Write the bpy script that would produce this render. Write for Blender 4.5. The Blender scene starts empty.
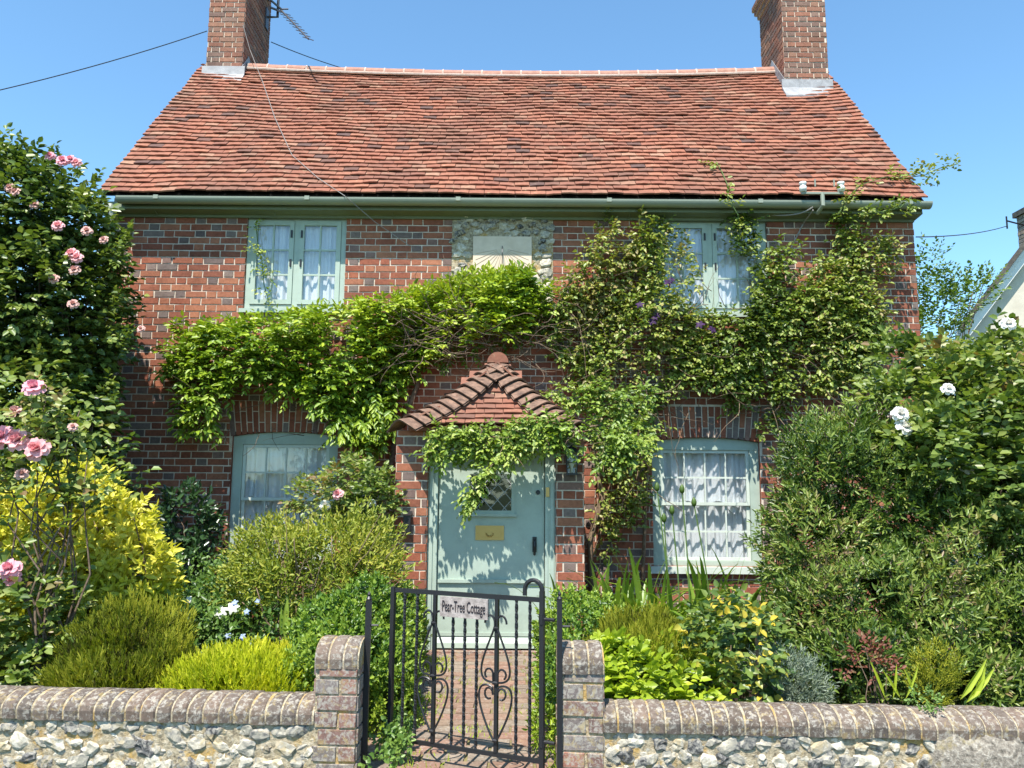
import bpy, bmesh, math, random
import numpy as np
from mathutils import Vector, Matrix
R = math.radians
random.seed(7)
rng = np.random.default_rng(11)
sc = bpy.context.scene
COL = sc.collection

# ------------------------------------------------------------ camera, sky, sun, exposure
F = 769.0                                   # focal length in pixels of a 1024 wide frame
TILT, ROLL, EYE = R(7.6), R(0.4), 1.38
cam_d = bpy.data.cameras.new('camera'); cam = bpy.data.objects.new('camera', cam_d); COL.objects.link(cam)
cam_d.sensor_width = 36.0; cam_d.lens = 36.0 * F / 1024.0; cam_d.clip_end = 5000; cam_d.clip_start = 0.05
CAMR = Matrix.Rotation(math.pi / 2 + TILT, 3, 'X') @ Matrix.Rotation(ROLL, 3, 'Z')
cam.matrix_world = Matrix.Translation((0, 0, EYE)) @ CAMR.to_4x4()
sc.camera = cam
SUN_EL, SUN_AZ = R(62), R(18)               # sun high, in front of the house and a little to the left
sd = Vector((-math.sin(SUN_AZ) * math.cos(SUN_EL), -math.cos(SUN_AZ) * math.cos(SUN_EL), math.sin(SUN_EL)))
w = bpy.data.worlds.new('World'); sc.world = w; w.use_nodes = True
wn = w.node_tree
sky = wn.nodes.new('ShaderNodeTexSky'); sky.sky_type = 'NISHITA'; sky.sun_disc = False
sky.sun_elevation = SUN_EL; sky.sun_rotation = math.pi + SUN_AZ
sky.air_density = 1.0; sky.dust_density = 0.3; sky.ozone_density = 2.5
tint = wn.nodes.new('ShaderNodeMix'); tint.data_type = 'RGBA'; tint.blend_type = 'MULTIPLY'; tint.inputs[0].default_value = 1.0; tint.inputs[7].default_value = (.80, 1.04, 1.06, 1)
wn.links.new(sky.outputs[0], tint.inputs[6]); wn.links.new(tint.outputs[2], wn.nodes['Background'].inputs[0])
wn.nodes['Background'].inputs[1].default_value = 0.14
sun_d = bpy.data.lights.new('sun', 'SUN'); sun = bpy.data.objects.new('sun', sun_d); COL.objects.link(sun)
sun_d.energy = 4.8; sun_d.angle = R(0.53); sun_d.color = (1.0, 0.95, 0.87)
sun.rotation_euler = sd.to_track_quat('Z', 'Y').to_euler(); sun.location = (-3, -6, 12)
sc.view_settings.view_transform = 'Standard'; sc.view_settings.look = 'None'
sc.view_settings.exposure = 0.95; sc.view_settings.gamma = 1.0; sc.view_settings.use_curve_mapping = False
sc.render.engine = 'CYCLES'
sc.cycles.max_bounces = 6; sc.cycles.transparent_max_bounces = 16

def at(px, py, Y):
    """the world point at depth Y that a pixel of the photograph shows"""
    v = CAMR @ Vector(((px - 512) / F, (384 - py) / F, -1.0))
    return Vector((v.x * Y / v.y, Y, EYE + v.z * Y / v.y))
def at_np(px, py, Y):
    px, py, Y = np.broadcast_arrays(np.asarray(px, float), np.asarray(py, float), np.asarray(Y, float))
    m = np.array(CAMR)
    v = np.stack([(px - 512) / F, (384 - py) / F, -np.ones_like(px)], 1) @ m.T
    return np.stack([v[:, 0] * Y / v[:, 1], Y, EYE + v[:, 2] * Y / v[:, 1]], 1)

# ------------------------------------------------------------ materials
def newmat(name, rough=0.8, spec=0.3, col=(.5, .5, .5), metal=0):
    m = bpy.data.materials.new(name); m.use_nodes = True
    nt = m.node_tree; b = nt.nodes['Principled BSDF']
    b.inputs['Roughness'].default_value = rough; b.inputs['Specular IOR Level'].default_value = spec
    b.inputs['Base Color'].default_value = (*col, 1); b.inputs['Metallic'].default_value = metal
    return m, nt, b
def node(nt, t, ins=None, **kw):
    n = nt.nodes.new(t)
    for k, v in kw.items(): setattr(n, k, v)
    for k, v in (ins or {}).items():
        if isinstance(v, bpy.types.NodeSocket): nt.links.new(v, n.inputs[k])
        else: n.inputs[k].default_value = v
    return n
def coord(nt): return node(nt, 'ShaderNodeTexCoord').outputs['Object']
def noise(nt, scale, detail=4, rough=.6, dist=0, vec=None):
    return node(nt, 'ShaderNodeTexNoise', {'Vector': vec or coord(nt), 'Scale': scale, 'Detail': detail, 'Roughness': rough, 'Distortion': dist}).outputs['Fac']
def ramp(nt, fac, stops, interp='LINEAR'):
    n = node(nt, 'ShaderNodeValToRGB', {'Fac': fac}); r = n.color_ramp; r.interpolation = interp
    while len(r.elements) < len(stops): r.elements.new(.5)
    for e, (p, c) in zip(r.elements, stops):
        e.position = p; e.color = (*c, 1) if len(c) == 3 else c
    return n.outputs['Color']
def mixc(nt, fac, a, b, mode='MIX'):
    n = nt.nodes.new('ShaderNodeMix'); n.data_type = 'RGBA'; n.blend_type = mode
    for i, v in ((0, fac), (6, a), (7, b)):
        if isinstance(v, bpy.types.NodeSocket): nt.links.new(v, n.inputs[i])
        else: n.inputs[i].default_value = v if i == 0 else (*v, 1)
    return n.outputs[2]
def g(v): return (v, v, v)
def attr(nt, name='rnd'): return node(nt, 'ShaderNodeAttribute', attribute_name=name).outputs['Fac']
def math_(nt, op, a, b=0.0):
    return node(nt, 'ShaderNodeMath', {0: a, 1: b}, operation=op).outputs[0]
def bump(nt, b, h, strength=.4, dist=.01):
    n = node(nt, 'ShaderNodeBump', {'Height': h, 'Strength': strength, 'Distance': dist})
    nt.links.new(n.outputs[0], b.inputs['Normal'])
def setc(nt, b, c): nt.links.new(c, b.inputs['Base Color'])

def brickmat(name, stops, mott=.55, lichen=None):
    m, nt, b = newmat(name, .9, .2)
    c = ramp(nt, math_(nt, 'MULTIPLY', attr(nt), .5), stops)
    n1 = noise(nt, 38, 6, .7); n2 = noise(nt, 2.2, 3, .6)
    c = mixc(nt, mott, c, ramp(nt, n1, [(.3, g(.35)), (.5, g(.95)), (.7, g(1.35))]), 'MULTIPLY')
    c = mixc(nt, .55, c, ramp(nt, n2, [(.33, g(.6)), (.62, g(1.2))]), 'MULTIPLY')
    if lichen:
        c = mixc(nt, ramp(nt, noise(nt, 42, 5, .75, .4), [(lichen, g(0)), (lichen + .10, g(.8))]), c, (.36, .33, .28))
        c = mixc(nt, ramp(nt, noise(nt, 21, 6, .75, .8), [(lichen + .05, g(0)), (lichen + .15, g(.6))]), c, (.36, .27, .11))
    setc(nt, b, c); bump(nt, b, n1, .5, .006)
    return m
HOUSE_STOPS = [(0, (.31, .105, .06)), (.14, (.25, .082, .05)), (.28, (.37, .15, .085)), (.4, (.215, .078, .05)), (.495, (.29, .105, .063)),
               (.505, (.17, .13, .115)), (.68, (.22, .16, .135)), (.84, (.145, .105, .095)), (1, (.26, .15, .12))]
M_brick = brickmat('house_brick', HOUSE_STOPS, .45)
M_oldbrick = brickmat('weathered_brick', [(0, (.22, .12, .095)), (.2, (.17, .11, .095)), (.4, (.27, .12, .085)), (.55, (.20, .165, .15)), (.75, (.16, .13, .12)), (1, (.28, .23, .19))], .55, .47)
M_cop = brickmat('coping_brick', [(0, (.15, .112, .085)), (.25, (.115, .093, .078)), (.5, (.165, .118, .09)), (.75, (.16, .137, .112)), (1, (.23, .19, .155))], .55, .50)
M_chim = brickmat('chimney_brick', [(0, (.29, .13, .085)), (.25, (.22, .10, .07)), (.5, (.33, .17, .11)), (.75, (.17, .105, .085)), (1, (.24, .15, .115))], .5, .68)
M_pathbrick = brickmat('path_brick', [(0, (.24, .14, .10)), (.25, (.25, .18, .13)), (.48, (.26, .15, .11)), (.6, (.24, .19, .145)), (.94, (.20, .155, .12)), (1, (.38, .12, .07))], .55, .55)
def simple(name, c1, c2, scale=20, rough=.9, spec=.2, bs=.4, bd=.01, detail=5):
    m, nt, b = newmat(name, rough, spec)
    n = noise(nt, scale, detail, .65)
    setc(nt, b, ramp(nt, n, [(.32, c1), (.68, c2)]))
    if bs: bump(nt, b, n, bs, bd)
    return m
M_mortar = simple('lime_mortar', (.50, .41, .32), (.70, .60, .49), 25)
M_oldmortar = None
def m_():
    m, nt, b = newmat('lichened_mortar', .95, .1)
    n = noise(nt, 40, 6, .7)
    c = ramp(nt, n, [(.32, (.15, .12, .08)), (.5, (.40, .33, .22)), (.68, (.60, .51, .37))])
    c = mixc(nt, ramp(nt, noise(nt, 6, 5, .7, .6), [(.52, g(0)), (.62, g(.75))]), c, (.48, .29, .075))
    setc(nt, b, c); bump(nt, b, n, .9, .015); return m
M_oldmortar = m_()
def m_():
    m, nt, b = newmat('flint', .55, .4)
    r = attr(nt)
    n = math_(nt, 'ADD', noise(nt, 24, 6, .65, 1.2), math_(nt, 'MULTIPLY', math_(nt, 'SUBTRACT', r, .5), .34))
    c = ramp(nt, n, [(.28, (.05, .048, .045)), (.36, (.16, .15, .14)), (.43, (.30, .275, .23)), (.56, (.43, .38, .29)), (.74, (.66, .60, .49))])
    c = mixc(nt, ramp(nt, noise(nt, 11, 5, .7, .5), [(.53, g(0)), (.63, g(.8))]), c, (.40, .31, .17))
    setc(nt, b, c); bump(nt, b, noise(nt, 60, 6, .7), .6, .008); return m
M_flint = m_()
def m_():
    m, nt, b = newmat('clay_roof_tile', .85, .25)
    c = ramp(nt, attr(nt), [(0, (.30, .115, .07)), (.3, (.255, .098, .062)), (.5, (.335, .14, .085)), (.75, (.225, .092, .062)), (.9, (.35, .185, .12)), (.94, (.16, .075, .055)), (1, (.10, .062, .055))])
    n1 = noise(nt, 26, 6, .7); n2 = noise(nt, 1.1, 5, .65)
    c = mixc(nt, .5, c, ramp(nt, n1, [(.3, g(.5)), (.55, g(1)), (.72, g(1.3))]), 'MULTIPLY')
    c = mixc(nt, ramp(nt, n2, [(.44, g(0)), (.68, g(.6))]), c, (.15, .078, .055))
    c = mixc(nt, ramp(nt, noise(nt, 13, 5, .75, .4), [(.62, g(0)), (.70, g(.75))]), c, (.42, .34, .20))
    setc(nt, b, c); bump(nt, b, n1, .5, .006); return m
M_tile = m_()
M_hiptile = simple('weathered_hip_tile', (.085, .055, .042), (.27, .165, .115), 16)
M_ridgetile = simple('ridge_tile', (.30, .15, .11), (.42, .23, .17), 12)
M_ridgemortar = simple('ridge_mortar', (.44, .32, .26), (.60, .49, .41), 18)
def paintmat(name, c, rough=.45, dirt=.25):
    m, nt, b = newmat(name, rough, .4)
    n = noise(nt, 7, 6, .7); n2 = noise(nt, 60, 3, .6)
    cc = mixc(nt, ramp(nt, n, [(.45, g(0)), (.75, g(dirt))]), c, tuple(x * .62 for x in c))
    cc = mixc(nt, ramp(nt, n2, [(.62, g(0)), (.75, g(.3))]), cc, tuple(min(1, x * 1.3) for x in c))
    setc(nt, b, cc); bump(nt, b, n2, .12, .003); return m
M_sage = paintmat('sage_green_paint', (.375, .45, .378), .5, .45)
M_pale = paintmat('pale_sage_paint', (.56, .61, .53), .5, .4)
M_gutter = paintmat('gutter_green_paint', (.26, .29, .225), .35)
M_eave = paintmat('olive_eaves_paint', (.17, .20, .125), .6)
M_black = paintmat('black_iron_paint', (.018, .018, .02), .4)
M_rust = simple('rusty_iron', (.04, .03, .025), (.12, .07, .045), 40)
M_lead = simple('lead_flashing', (.20, .20, .205), (.34, .34, .345), 10, .55, .5, .2)
M_sund = simple('sundial_stone', (.60, .48, .36), (.70, .57, .44), 9, .85)
M_sundline = newmat('sundial_lines', .9, .1, (.44, .35, .265))[0]
M_white = paintmat('white_paint', (.72, .72, .68), .5)
M_cream = simple('cream_render', (.52, .47, .38), (.62, .57, .47), 4)
M_slate = simple('slate_roof', (.06, .055, .05), (.13, .12, .10), 14)
M_soil = simple('garden_soil', (.025, .018, .012), (.07, .05, .035), 30, .95, .1, 1, .05)
M_asph = simple('asphalt', (.04, .04, .042), (.065, .065, .065), 80)
M_turf = simple('rough_grass', (.03, .055, .015), (.07, .10, .03), 6)
M_wood = simple('vine_stem_bark', (.07, .045, .03), (.22, .16, .11), 45)
M_twig = simple('dry_twig', (.13, .085, .055), (.28, .20, .13), 40)
M_greenstem = newmat('green_stem', .6, .3, (.09, .15, .04))[0]
M_brass = newmat('brass', .42, .5, (.50, .33, .12), .85)[0]
M_cable = newmat('black_cable', .6, .3, (.02, .02, .022))[0]
M_greycable = newmat('pale_cable', .6, .3, (.26, .24, .22))[0]
M_porc = newmat('glazed_porcelain', .25, .5, (.72, .72, .66))[0]
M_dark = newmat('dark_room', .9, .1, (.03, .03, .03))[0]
M_plaster = newmat('inner_plaster', .9, .1, (.35, .33, .30))[0]
M_leadcame = newmat('lead_came', .5, .4, (.32, .33, .34))[0]
M_alu = newmat('dull_aluminium', .45, .5, (.10, .10, .11), .5)[0]
M_letter = newmat('lettering_paint', .6, .2, (.03, .025, .03))[0]
M_signwood = simple('bleached_sign_wood', (.22, .185, .165), (.44, .38, .35), 35)
def m_():
    m, nt, b = newmat('window_glass', .05, .5)
    tr = node(nt, 'ShaderNodeBsdfTransparent', {'Color': (.94, .96, .97, 1)})
    gl = node(nt, 'ShaderNodeBsdfGlossy', {'Color': (.95, .98, 1, 1), 'Roughness': .03})
    nb = node(nt, 'ShaderNodeBump', {'Height': noise(nt, 5, 2), 'Strength': .12, 'Distance': .02})
    nt.links.new(nb.outputs[0], gl.inputs['Normal'])
    lw = node(nt, 'ShaderNodeLayerWeight', {'Blend': .25})
    f = math_(nt, 'ADD', math_(nt, 'MULTIPLY', math_(nt, 'POWER', lw.outputs['Facing'], 4.0), .5), .10)
    mx = node(nt, 'ShaderNodeMixShader', {0: f, 1: tr.outputs[0], 2: gl.outputs[0]})
    nt.links.new(mx.outputs[0], nt.nodes['Material Output'].inputs[0]); return m
M_glass = m_()
def m_():
    m, nt, b = newmat('net_curtain', .9, .1, (.86, .87, .88))
    v = node(nt, 'ShaderNodeTexVoronoi', {'Vector': coord(nt), 'Scale': 30.0}).outputs['Distance']
    n = math_(nt, 'ADD', math_(nt, 'MULTIPLY', v, .8), noise(nt, 14, 3))
    a = ramp(nt, n, [(.42, g(.86)), (.7, g(1))])
    tl = node(nt, 'ShaderNodeBsdfTranslucent', {'Color': (.8, .81, .83, 1)})
    m1 = node(nt, 'ShaderNodeMixShader', {0: .3, 1: b.outputs[0], 2: tl.outputs[0]})
    tr = node(nt, 'ShaderNodeBsdfTransparent')
    m2 = node(nt, 'ShaderNodeMixShader', {0: a, 1: tr.outputs[0], 2: m1.outputs[0]})
    nt.links.new(m2.outputs[0], nt.nodes['Material Output'].inputs[0]); return m
M_net = m_()
def leafmat(name, cols, trans=.24, rough=.42, spec=.45, clump=.5, cs=4.5, tcol=(1.15, 1.25, .45)):
    m, nt, b = newmat(name, rough, spec)
    k = len(cols) - 1
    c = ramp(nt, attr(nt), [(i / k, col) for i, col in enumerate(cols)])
    c = mixc(nt, clump, c, ramp(nt, noise(nt, cs, 3), [(.3, (.55, .62, .6)), (.7, (1.3, 1.22, 1.1))]), 'MULTIPLY')
    setc(nt, b, c)
    t = node(nt, 'ShaderNodeBsdfTranslucent', {'Color': mixc(nt, 1.0, c, tcol, 'MULTIPLY')})
    mx = node(nt, 'ShaderNodeMixShader', {0: trans, 1: b.outputs[0], 2: t.outputs[0]})
    nt.links.new(mx.outputs[0], nt.nodes['Material Output'].inputs[0]); return m
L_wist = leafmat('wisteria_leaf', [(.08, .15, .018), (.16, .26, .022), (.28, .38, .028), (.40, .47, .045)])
L_clem = leafmat('climber_leaf', [(.07, .11, .02), (.15, .21, .035), (.22, .29, .05), (.31, .34, .08), (.31, .25, .10)])
L_porch = leafmat('porch_vine_leaf', [(.08, .14, .025), (.17, .26, .035), (.28, .37, .06), (.40, .43, .13)])
L_rosed = leafmat('dark_rose_leaf', [(.03, .06, .016), (.085, .14, .03), (.16, .22, .045), (.27, .31, .08)], .22, .38, .5)
L_rose = leafmat('rose_leaf', [(.045, .085, .018), (.11, .17, .035), (.20, .27, .06), (.31, .35, .11), (.22, .14, .06)], .28, .4, .4)
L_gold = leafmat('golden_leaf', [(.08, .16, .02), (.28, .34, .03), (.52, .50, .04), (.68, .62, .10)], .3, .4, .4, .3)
L_cam = leafmat('glossy_dark_leaf', [(.015, .04, .015), (.03, .07, .022), (.055, .11, .03)], .15, .28, .6)
L_heathd = leafmat('olive_heath_needle', [(.07, .065, .02), (.15, .18, .015), (.24, .26, .02), (.32, .31, .03)], .3, .6, .2)
L_heathb = leafmat('yellow_heath_needle', [(.20, .26, .012), (.36, .42, .015), (.50, .53, .02), (.60, .58, .05)], .3, .6, .2)
L_olive = leafmat('olive_shrub_leaf', [(.09, .13, .018), (.18, .23, .028), (.28, .32, .04), (.37, .36, .06)], .3, .5, .3)
L_ground = leafmat('ground_cover_leaf', [(.045, .10, .02), (.10, .19, .035), (.18, .28, .06)], .25)
L_box = leafmat('box_leaf', [(.035, .085, .014), (.09, .18, .022), (.18, .28, .03), (.29, .38, .05)], .25, .4, .4)
L_lime = leafmat('lime_leaf', [(.16, .25, .02), (.30, .40, .025), (.42, .50, .04)], .32)
L_strap = leafmat('strap_leaf', [(.09, .17, .02), (.18, .28, .035), (.28, .38, .06)], .25, .35, .45)
L_yrose = leafmat('yellowing_rose_leaf', [(.04, .085, .02), (.08, .14, .03), (.13, .20, .04), (.20, .25, .05), (.60, .46, .05)], .25)
L_grey = leafmat('grey_leaf', [(.13, .18, .13), (.24, .29, .22)], .2)
L_hebe = leafmat('narrow_shrub_leaf', [(.03, .065, .012), (.085, .145, .024), (.17, .245, .045), (.28, .34, .08), (.26, .18, .10)], .25, .38, .4)
L_red = leafmat('red_leaf', [(.10, .035, .025), (.20, .07, .045), (.14, .10, .04)], .25, .5, .3, .4, 3.5, (1.3, .8, .5))
L_tree = leafmat('far_shrub_leaf', [(.06, .12, .02), (.12, .20, .035), (.20, .28, .06)], .35)
def petalmat(name, c1, c2):
    m, nt, b = newmat(name, .6, .2)
    c = ramp(nt, attr(nt), [(0, c1), (1, c2)]); setc(nt, b, c)
    t = node(nt, 'ShaderNodeBsdfTranslucent', {'Color': c})
    mx = node(nt, 'ShaderNodeMixShader', {0: .3, 1: b.outputs[0], 2: t.outputs[0]})
    nt.links.new(mx.outputs[0], nt.nodes['Material Output'].inputs[0]); return m
P_pink = petalmat('pink_petal', (.80, .30, .33), (.84, .52, .52))
P_deep = petalmat('deep_pink_petal', (.78, .27, .35), (.84, .48, .52))
P_blush = petalmat('blush_petal', (.66, .34, .30), (.72, .48, .42))
P_white = petalmat('white_petal', (.80, .76, .68), (.86, .85, .80))
P_yell = petalmat('yellow_petal', (.75, .55, .05), (.80, .65, .12))
P_purp = petalmat('purple_petal', (.03, .012, .05), (.07, .025, .10))
P_blue = petalmat('pale_blue_petal', (.35, .45, .75), (.5, .6, .8))

# ------------------------------------------------------------ mesh builders
class MB:
    def __init__(s): s.v, s.f, s.m, s.r = [], [], [], []
    def quad(s, pts, mi=0, r=0.0):
        b = len(s.v); s.v += [tuple(p) for p in pts]; s.f.append(tuple(range(b, b + len(pts)))); s.m.append(mi); s.r.append(r)
    def hexa(s, p, mi=0, r=0.0):
        """8 corners: 0-3 bottom ring, 4-7 top ring"""
        b = len(s.v); s.v += [tuple(q) for q in p]
        for f in ((3, 2, 1, 0), (4, 5, 6, 7), (0, 1, 5, 4), (1, 2, 6, 5), (2, 3, 7, 6), (3, 0, 4, 7)):
            s.f.append(tuple(b + i for i in f)); s.m.append(mi); s.r.append(r)
    def box(s, x0, x1, y0, y1, z0, z1, mi=0, r=0.0):
        s.hexa([(x0, y0, z0), (x1, y0, z0), (x1, y1, z0), (x0, y1, z0), (x0, y0, z1), (x1, y0, z1), (x1, y1, z1), (x0, y1, z1)], mi, r)
    def prism(s, poly, vec, mi=0, r=0.0):
        """closed polygon (3d points) swept along vec, capped"""
        n = len(poly); b = len(s.v); vec = Vector(vec)
        s.v += [tuple(p) for p in poly] + [tuple(Vector(p) + vec) for p in poly]
        s.f.append(tuple(range(b + n - 1, b - 1, -1))); s.f.append(tuple(range(b + n, b + 2 * n))); s.m += [mi, mi]; s.r += [r, r]
        for i in range(n):
            j = (i + 1) % n; s.f.append((b + i, b + j, b + n + j, b + n + i)); s.m.append(mi); s.r.append(r)
    def tube(s, pts, rad, n=6, mi=0, r=0.0, cap=True):
        pts = [Vector(p) for p in pts]; k = len(pts)
        if k < 2: return
        rads = rad if isinstance(rad, (list, tuple)) else [rad] * k
        t = (pts[1] - pts[0]).normalized(); u = t.orthogonal().normalized(); b = len(s.v)
        for i, p in enumerate(pts):
            t2 = (pts[min(i + 1, k - 1)] - pts[max(i - 1, 0)])
            t2 = t2.normalized() if t2.length > 1e-9 else t
            u = (u - t2 * u.dot(t2)); u = u.normalized() if u.length > 1e-6 else t2.orthogonal().normalized(); vv = t2.cross(u)
            for a in range(n):
                an = 2 * math.pi * a / n; s.v.append(tuple(p + (u * math.cos(an) + vv * math.sin(an)) * rads[i]))
            t = t2
        for i in range(k - 1):
            for a in range(n):
                c = (a + 1) % n
                s.f.append((b + i * n + a, b + i * n + c, b + (i + 1) * n + c, b + (i + 1) * n + a)); s.m.append(mi); s.r.append(r)
        if cap:
            s.f.append(tuple(b + a for a in range(n - 1, -1, -1))); s.f.append(tuple(b + (k - 1) * n + a for a in range(n))); s.m += [mi, mi]; s.r += [r, r]
    def lathe(s, c, prof, n=14, mi=0, axis='Z', r=0.0):
        c = Vector(c); b = len(s.v)
        for rr, h in prof:
            for a in range(n):
                an = 2 * math.pi * a / n; x, y = rr * math.cos(an), rr * math.sin(an)
                s.v.append(tuple(c + (Vector((x, y, h)) if axis == 'Z' else Vector((x, h, y)))))
        for i in range(len(prof) - 1):
            for a in range(n):
                e = (a + 1) % n; s.f.append((b + i * n + a, b + i * n + e, b + (i + 1) * n + e, b + (i + 1) * n + a)); s.m.append(mi); s.r.append(r)
        s.f.append(tuple(b + a for a in range(n - 1, -1, -1))); s.f.append(tuple(b + (len(prof) - 1) * n + a for a in range(n))); s.m += [mi, mi]; s.r += [r, r]
    def build(s, name, mats, parent=None, smooth=False):
        me = bpy.data.meshes.new(name); me.from_pydata(s.v, [], s.f)
        for m in (mats if isinstance(mats, (list, tuple)) else [mats]): me.materials.append(m)
        me.polygons.foreach_set('material_index', s.m)
        a = me.attributes.new('rnd', 'FLOAT', 'FACE'); a.data.foreach_set('value', s.r)
        if smooth: me.polygons.foreach_set('use_smooth', [True] * len(s.f))
        me.update()
        return link(name, me, parent)
def link(name, me, parent=None):
    o = bpy.data.objects.new(name, me); COL.objects.link(o)
    if parent is not None:
        o.parent = parent
        if parent.type == 'EMPTY': o.location = -parent.location
    return o
def tag(o, label=None, cat=None, group=None, kind=None):
    for k, v in (('label', label), ('category', cat), ('group', group), ('kind', kind)):
        if v: o[k] = v
    return o
def thing(name, label, cat, loc=(0, 0, 0), group=None):
    o = bpy.data.objects.new(name, None); COL.objects.link(o); o.location = loc; o.empty_display_size = .1
    return tag(o, label, cat, group)
# ------------------------------------------------------------ brickwork
def subtract(rects, h):
    out = []
    a0, b0, c0, d0 = h
    for (a, b, c, d) in rects:
        if b <= a0 or a >= b0 or d <= c0 or c >= d0: out.append((a, b, c, d)); continue
        if a < a0: out.append((a, a0, c, d))
        if b > b0: out.append((b0, b, c, d))
        x0, x1 = max(a, a0), min(b, b0)
        if c < c0: out.append((x0, x1, c, c0))
        if d > d0: out.append((x0, x1, d0, d))
    return out
def brick_face(mb, P, U, V, N, inset=.003, j=.0015, mi=1, r=0.0, proud=.007):
    """one brick: 4 plan corners P (u,v) on the plane, rising proud of it"""
    O, U, V, N = P[0], U, V, N
def put_brick(mb, O, U, V, N, a, b, c, d, mi, r, proud=.007, j=.0028, inset=.0022):
    q = [(a, c), (b, c), (b, d), (a, d)]
    q = [(x + random.uniform(-j, j), y + random.uniform(-j, j)) for x, y in q]
    s = [(1, 1), (-1, 1), (-1, -1), (1, -1)]
    pr = proud + random.uniform(-.0025, .0025)
    lo = [O + U * x + V * y + N * .0005 for x, y in q]
    hi = [O + U * (x + sx * inset) + V * (y + sy * inset) + N * (pr + random.uniform(-.0008, .0008)) for (x, y), (sx, sy) in zip(q, s)]
    k = len(mb.v); mb.v += [tuple(p) for p in lo + hi]
    for f in ((4, 5, 6, 7), (0, 1, 5, 4), (1, 2, 6, 5), (2, 3, 7, 6), (3, 0, 4, 7)):
        mb.f.append(tuple(k + i for i in f)); mb.m.append(mi); mb.r.append(r)
def bricks(mb, O, U, V, N, w, h, holes=(), mi=1, bl=.215, bh=.0645, jt=.0105, grey=.55, keep=None, proud=.007, bond='flemish', phase=0, rfun=None):
    hd = (bl - jt) / 2; per = bl + hd + 2 * jt
    n = int(h / (bh + jt)) + 1
    for i in range(n):
        v0 = i * (bh + jt) + jt / 2; v1 = min(v0 + bh, h)
        if v1 - v0 < .02: continue
        if bond == 'flemish': x = -per + (per / 2 if (i + phase) % 2 else 0) + jt / 2; kinds = ('s', 'h')
        else: x = -bl + ((bl + jt) / 2 if (i + phase) % 2 else 0); kinds = ('s',)
        k = 0
        x += random.uniform(-.006, .006)
        while x < w:
            kd = kinds[k % len(kinds)]; L = bl if kd == 's' else hd
            a, b = max(x, 0), min(x + L, w)
            if b - a > .025:
                rects = [(a, b, v0, v1)]
                for hh in holes: rects = subtract(rects, hh)
                if rfun: r = rfun(kd)
                elif kd == 'h' and random.random() < grey or random.random() < .05: r = random.uniform(1.02, 2)
                else: r = random.uniform(0, .98)
                for q in rects:
                    if q[1] - q[0] < .018 or q[3] - q[2] < .018: continue
                    if keep and not keep((q[0] + q[1]) / 2, (q[2] + q[3]) / 2): continue
                    put_brick(mb, O, U, V, N, *q, mi, r, proud)
            x += L + jt; k += 1
def holed(mb, O, U, V, N, w, h, holes, thick, mi=0, rmi=None):
    """a flat wall sheet with rectangular openings and reveals of depth thick"""
    us = sorted({0, w, *[x for q in holes for x in q[:2]]}); vs = sorted({0, h, *[x for q in holes for x in q[2:]]})
    P = lambda u, v, d=0: O + U * u + V * v - N * d
    for i in range(len(us) - 1):
        for k in range(len(vs) - 1):
            cu, cv = (us[i] + us[i + 1]) / 2, (vs[k] + vs[k + 1]) / 2
            if any(q[0] < cu < q[1] and q[2] < cv < q[3] for q in holes): continue
            mb.quad([P(us[i], vs[k]), P(us[i + 1], vs[k]), P(us[i + 1], vs[k + 1]), P(us[i], vs[k + 1])], mi)
    for a, b, c, d in holes:
        for p, q in (((a, c), (a, d)), ((a, d), (b, d)), ((b, d), (b, c)), ((b, c), (a, c))):
            mb.quad([P(*p), P(*q), P(*q, thick), P(*p, thick)], mi if rmi is None else rmi, .3)
X, Y_, Z = Vector((1, 0, 0)), Vector((0, 1, 0)), Vector((0, 0, 1))
PROUD = Vector((0, -1, 0))

# ------------------------------------------------------------ setting: ground, road, path
b = MB(); b.quad([(-400, -400, -.24), (400, -400, -.24), (400, 900, -.24), (-400, 900, -.24)]); tag(b.build('ground', M_turf), kind='structure')
b = MB(); b.quad([(-60, -4.2, -.2), (60, -4.2, -.2), (60, 2.6, -.2), (-60, 2.6, -.2)]); tag(b.build('road', M_asph), kind='structure')
b = MB(); b.box(-60, 60, 2.6, 3.55, -.25, -.08); tag(b.build('pavement', M_asph), kind='structure')
b = MB()                                                         # garden soil, uneven
nx, ny = 60, 28
sv = {}
for i in range(nx + 1):
    for k in range(ny + 1):
        x = -7 + 14 * i / nx; y = 3.9 + 4.2 * k / ny
        sv[i, k] = (x, y, -.01 + .03 * math.sin(x * 5 + y * 3) * math.sin(y * 7) - (.05 if -.85 < x < .45 else 0))
for i in range(nx):
    for k in range(ny): b.quad([sv[i, k], sv[i + 1, k], sv[i + 1, k + 1], sv[i, k + 1]])
tag(b.build('garden_soil', M_soil), kind='structure')
b = MB(); b.box(-.8, .40, 3.5, 6.64, -.2, 0)
bricks(b, Vector((-.8, 3.5, 0)), X, Y_, Z, 1.2, 3.14, bh=.1025, bond='run', jt=.014, mi=1, proud=.012, rfun=lambda k: random.choice([.02, .1, .3, .5, .7, .8, .9, 1.1, 1.2, 1.3, 1.5, 1.6, 1.7, 1.75, 1.8, .6, .4, .2, 1.4, 1.0, 1.97]))
def m_():
    m, nt, bb = newmat('mossy_joint', .95, .1)
    n = noise(nt, 9, 5, .7); setc(nt, bb, ramp(nt, n, [(.35, (.16, .13, .09)), (.52, (.22, .19, .08)), (.7, (.16, .18, .04))])); bump(nt, bb, noise(nt, 70), .8, .01); return m
tag(b.build('brick_path', [m_(), M_pathbrick]), kind='structure')

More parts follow.
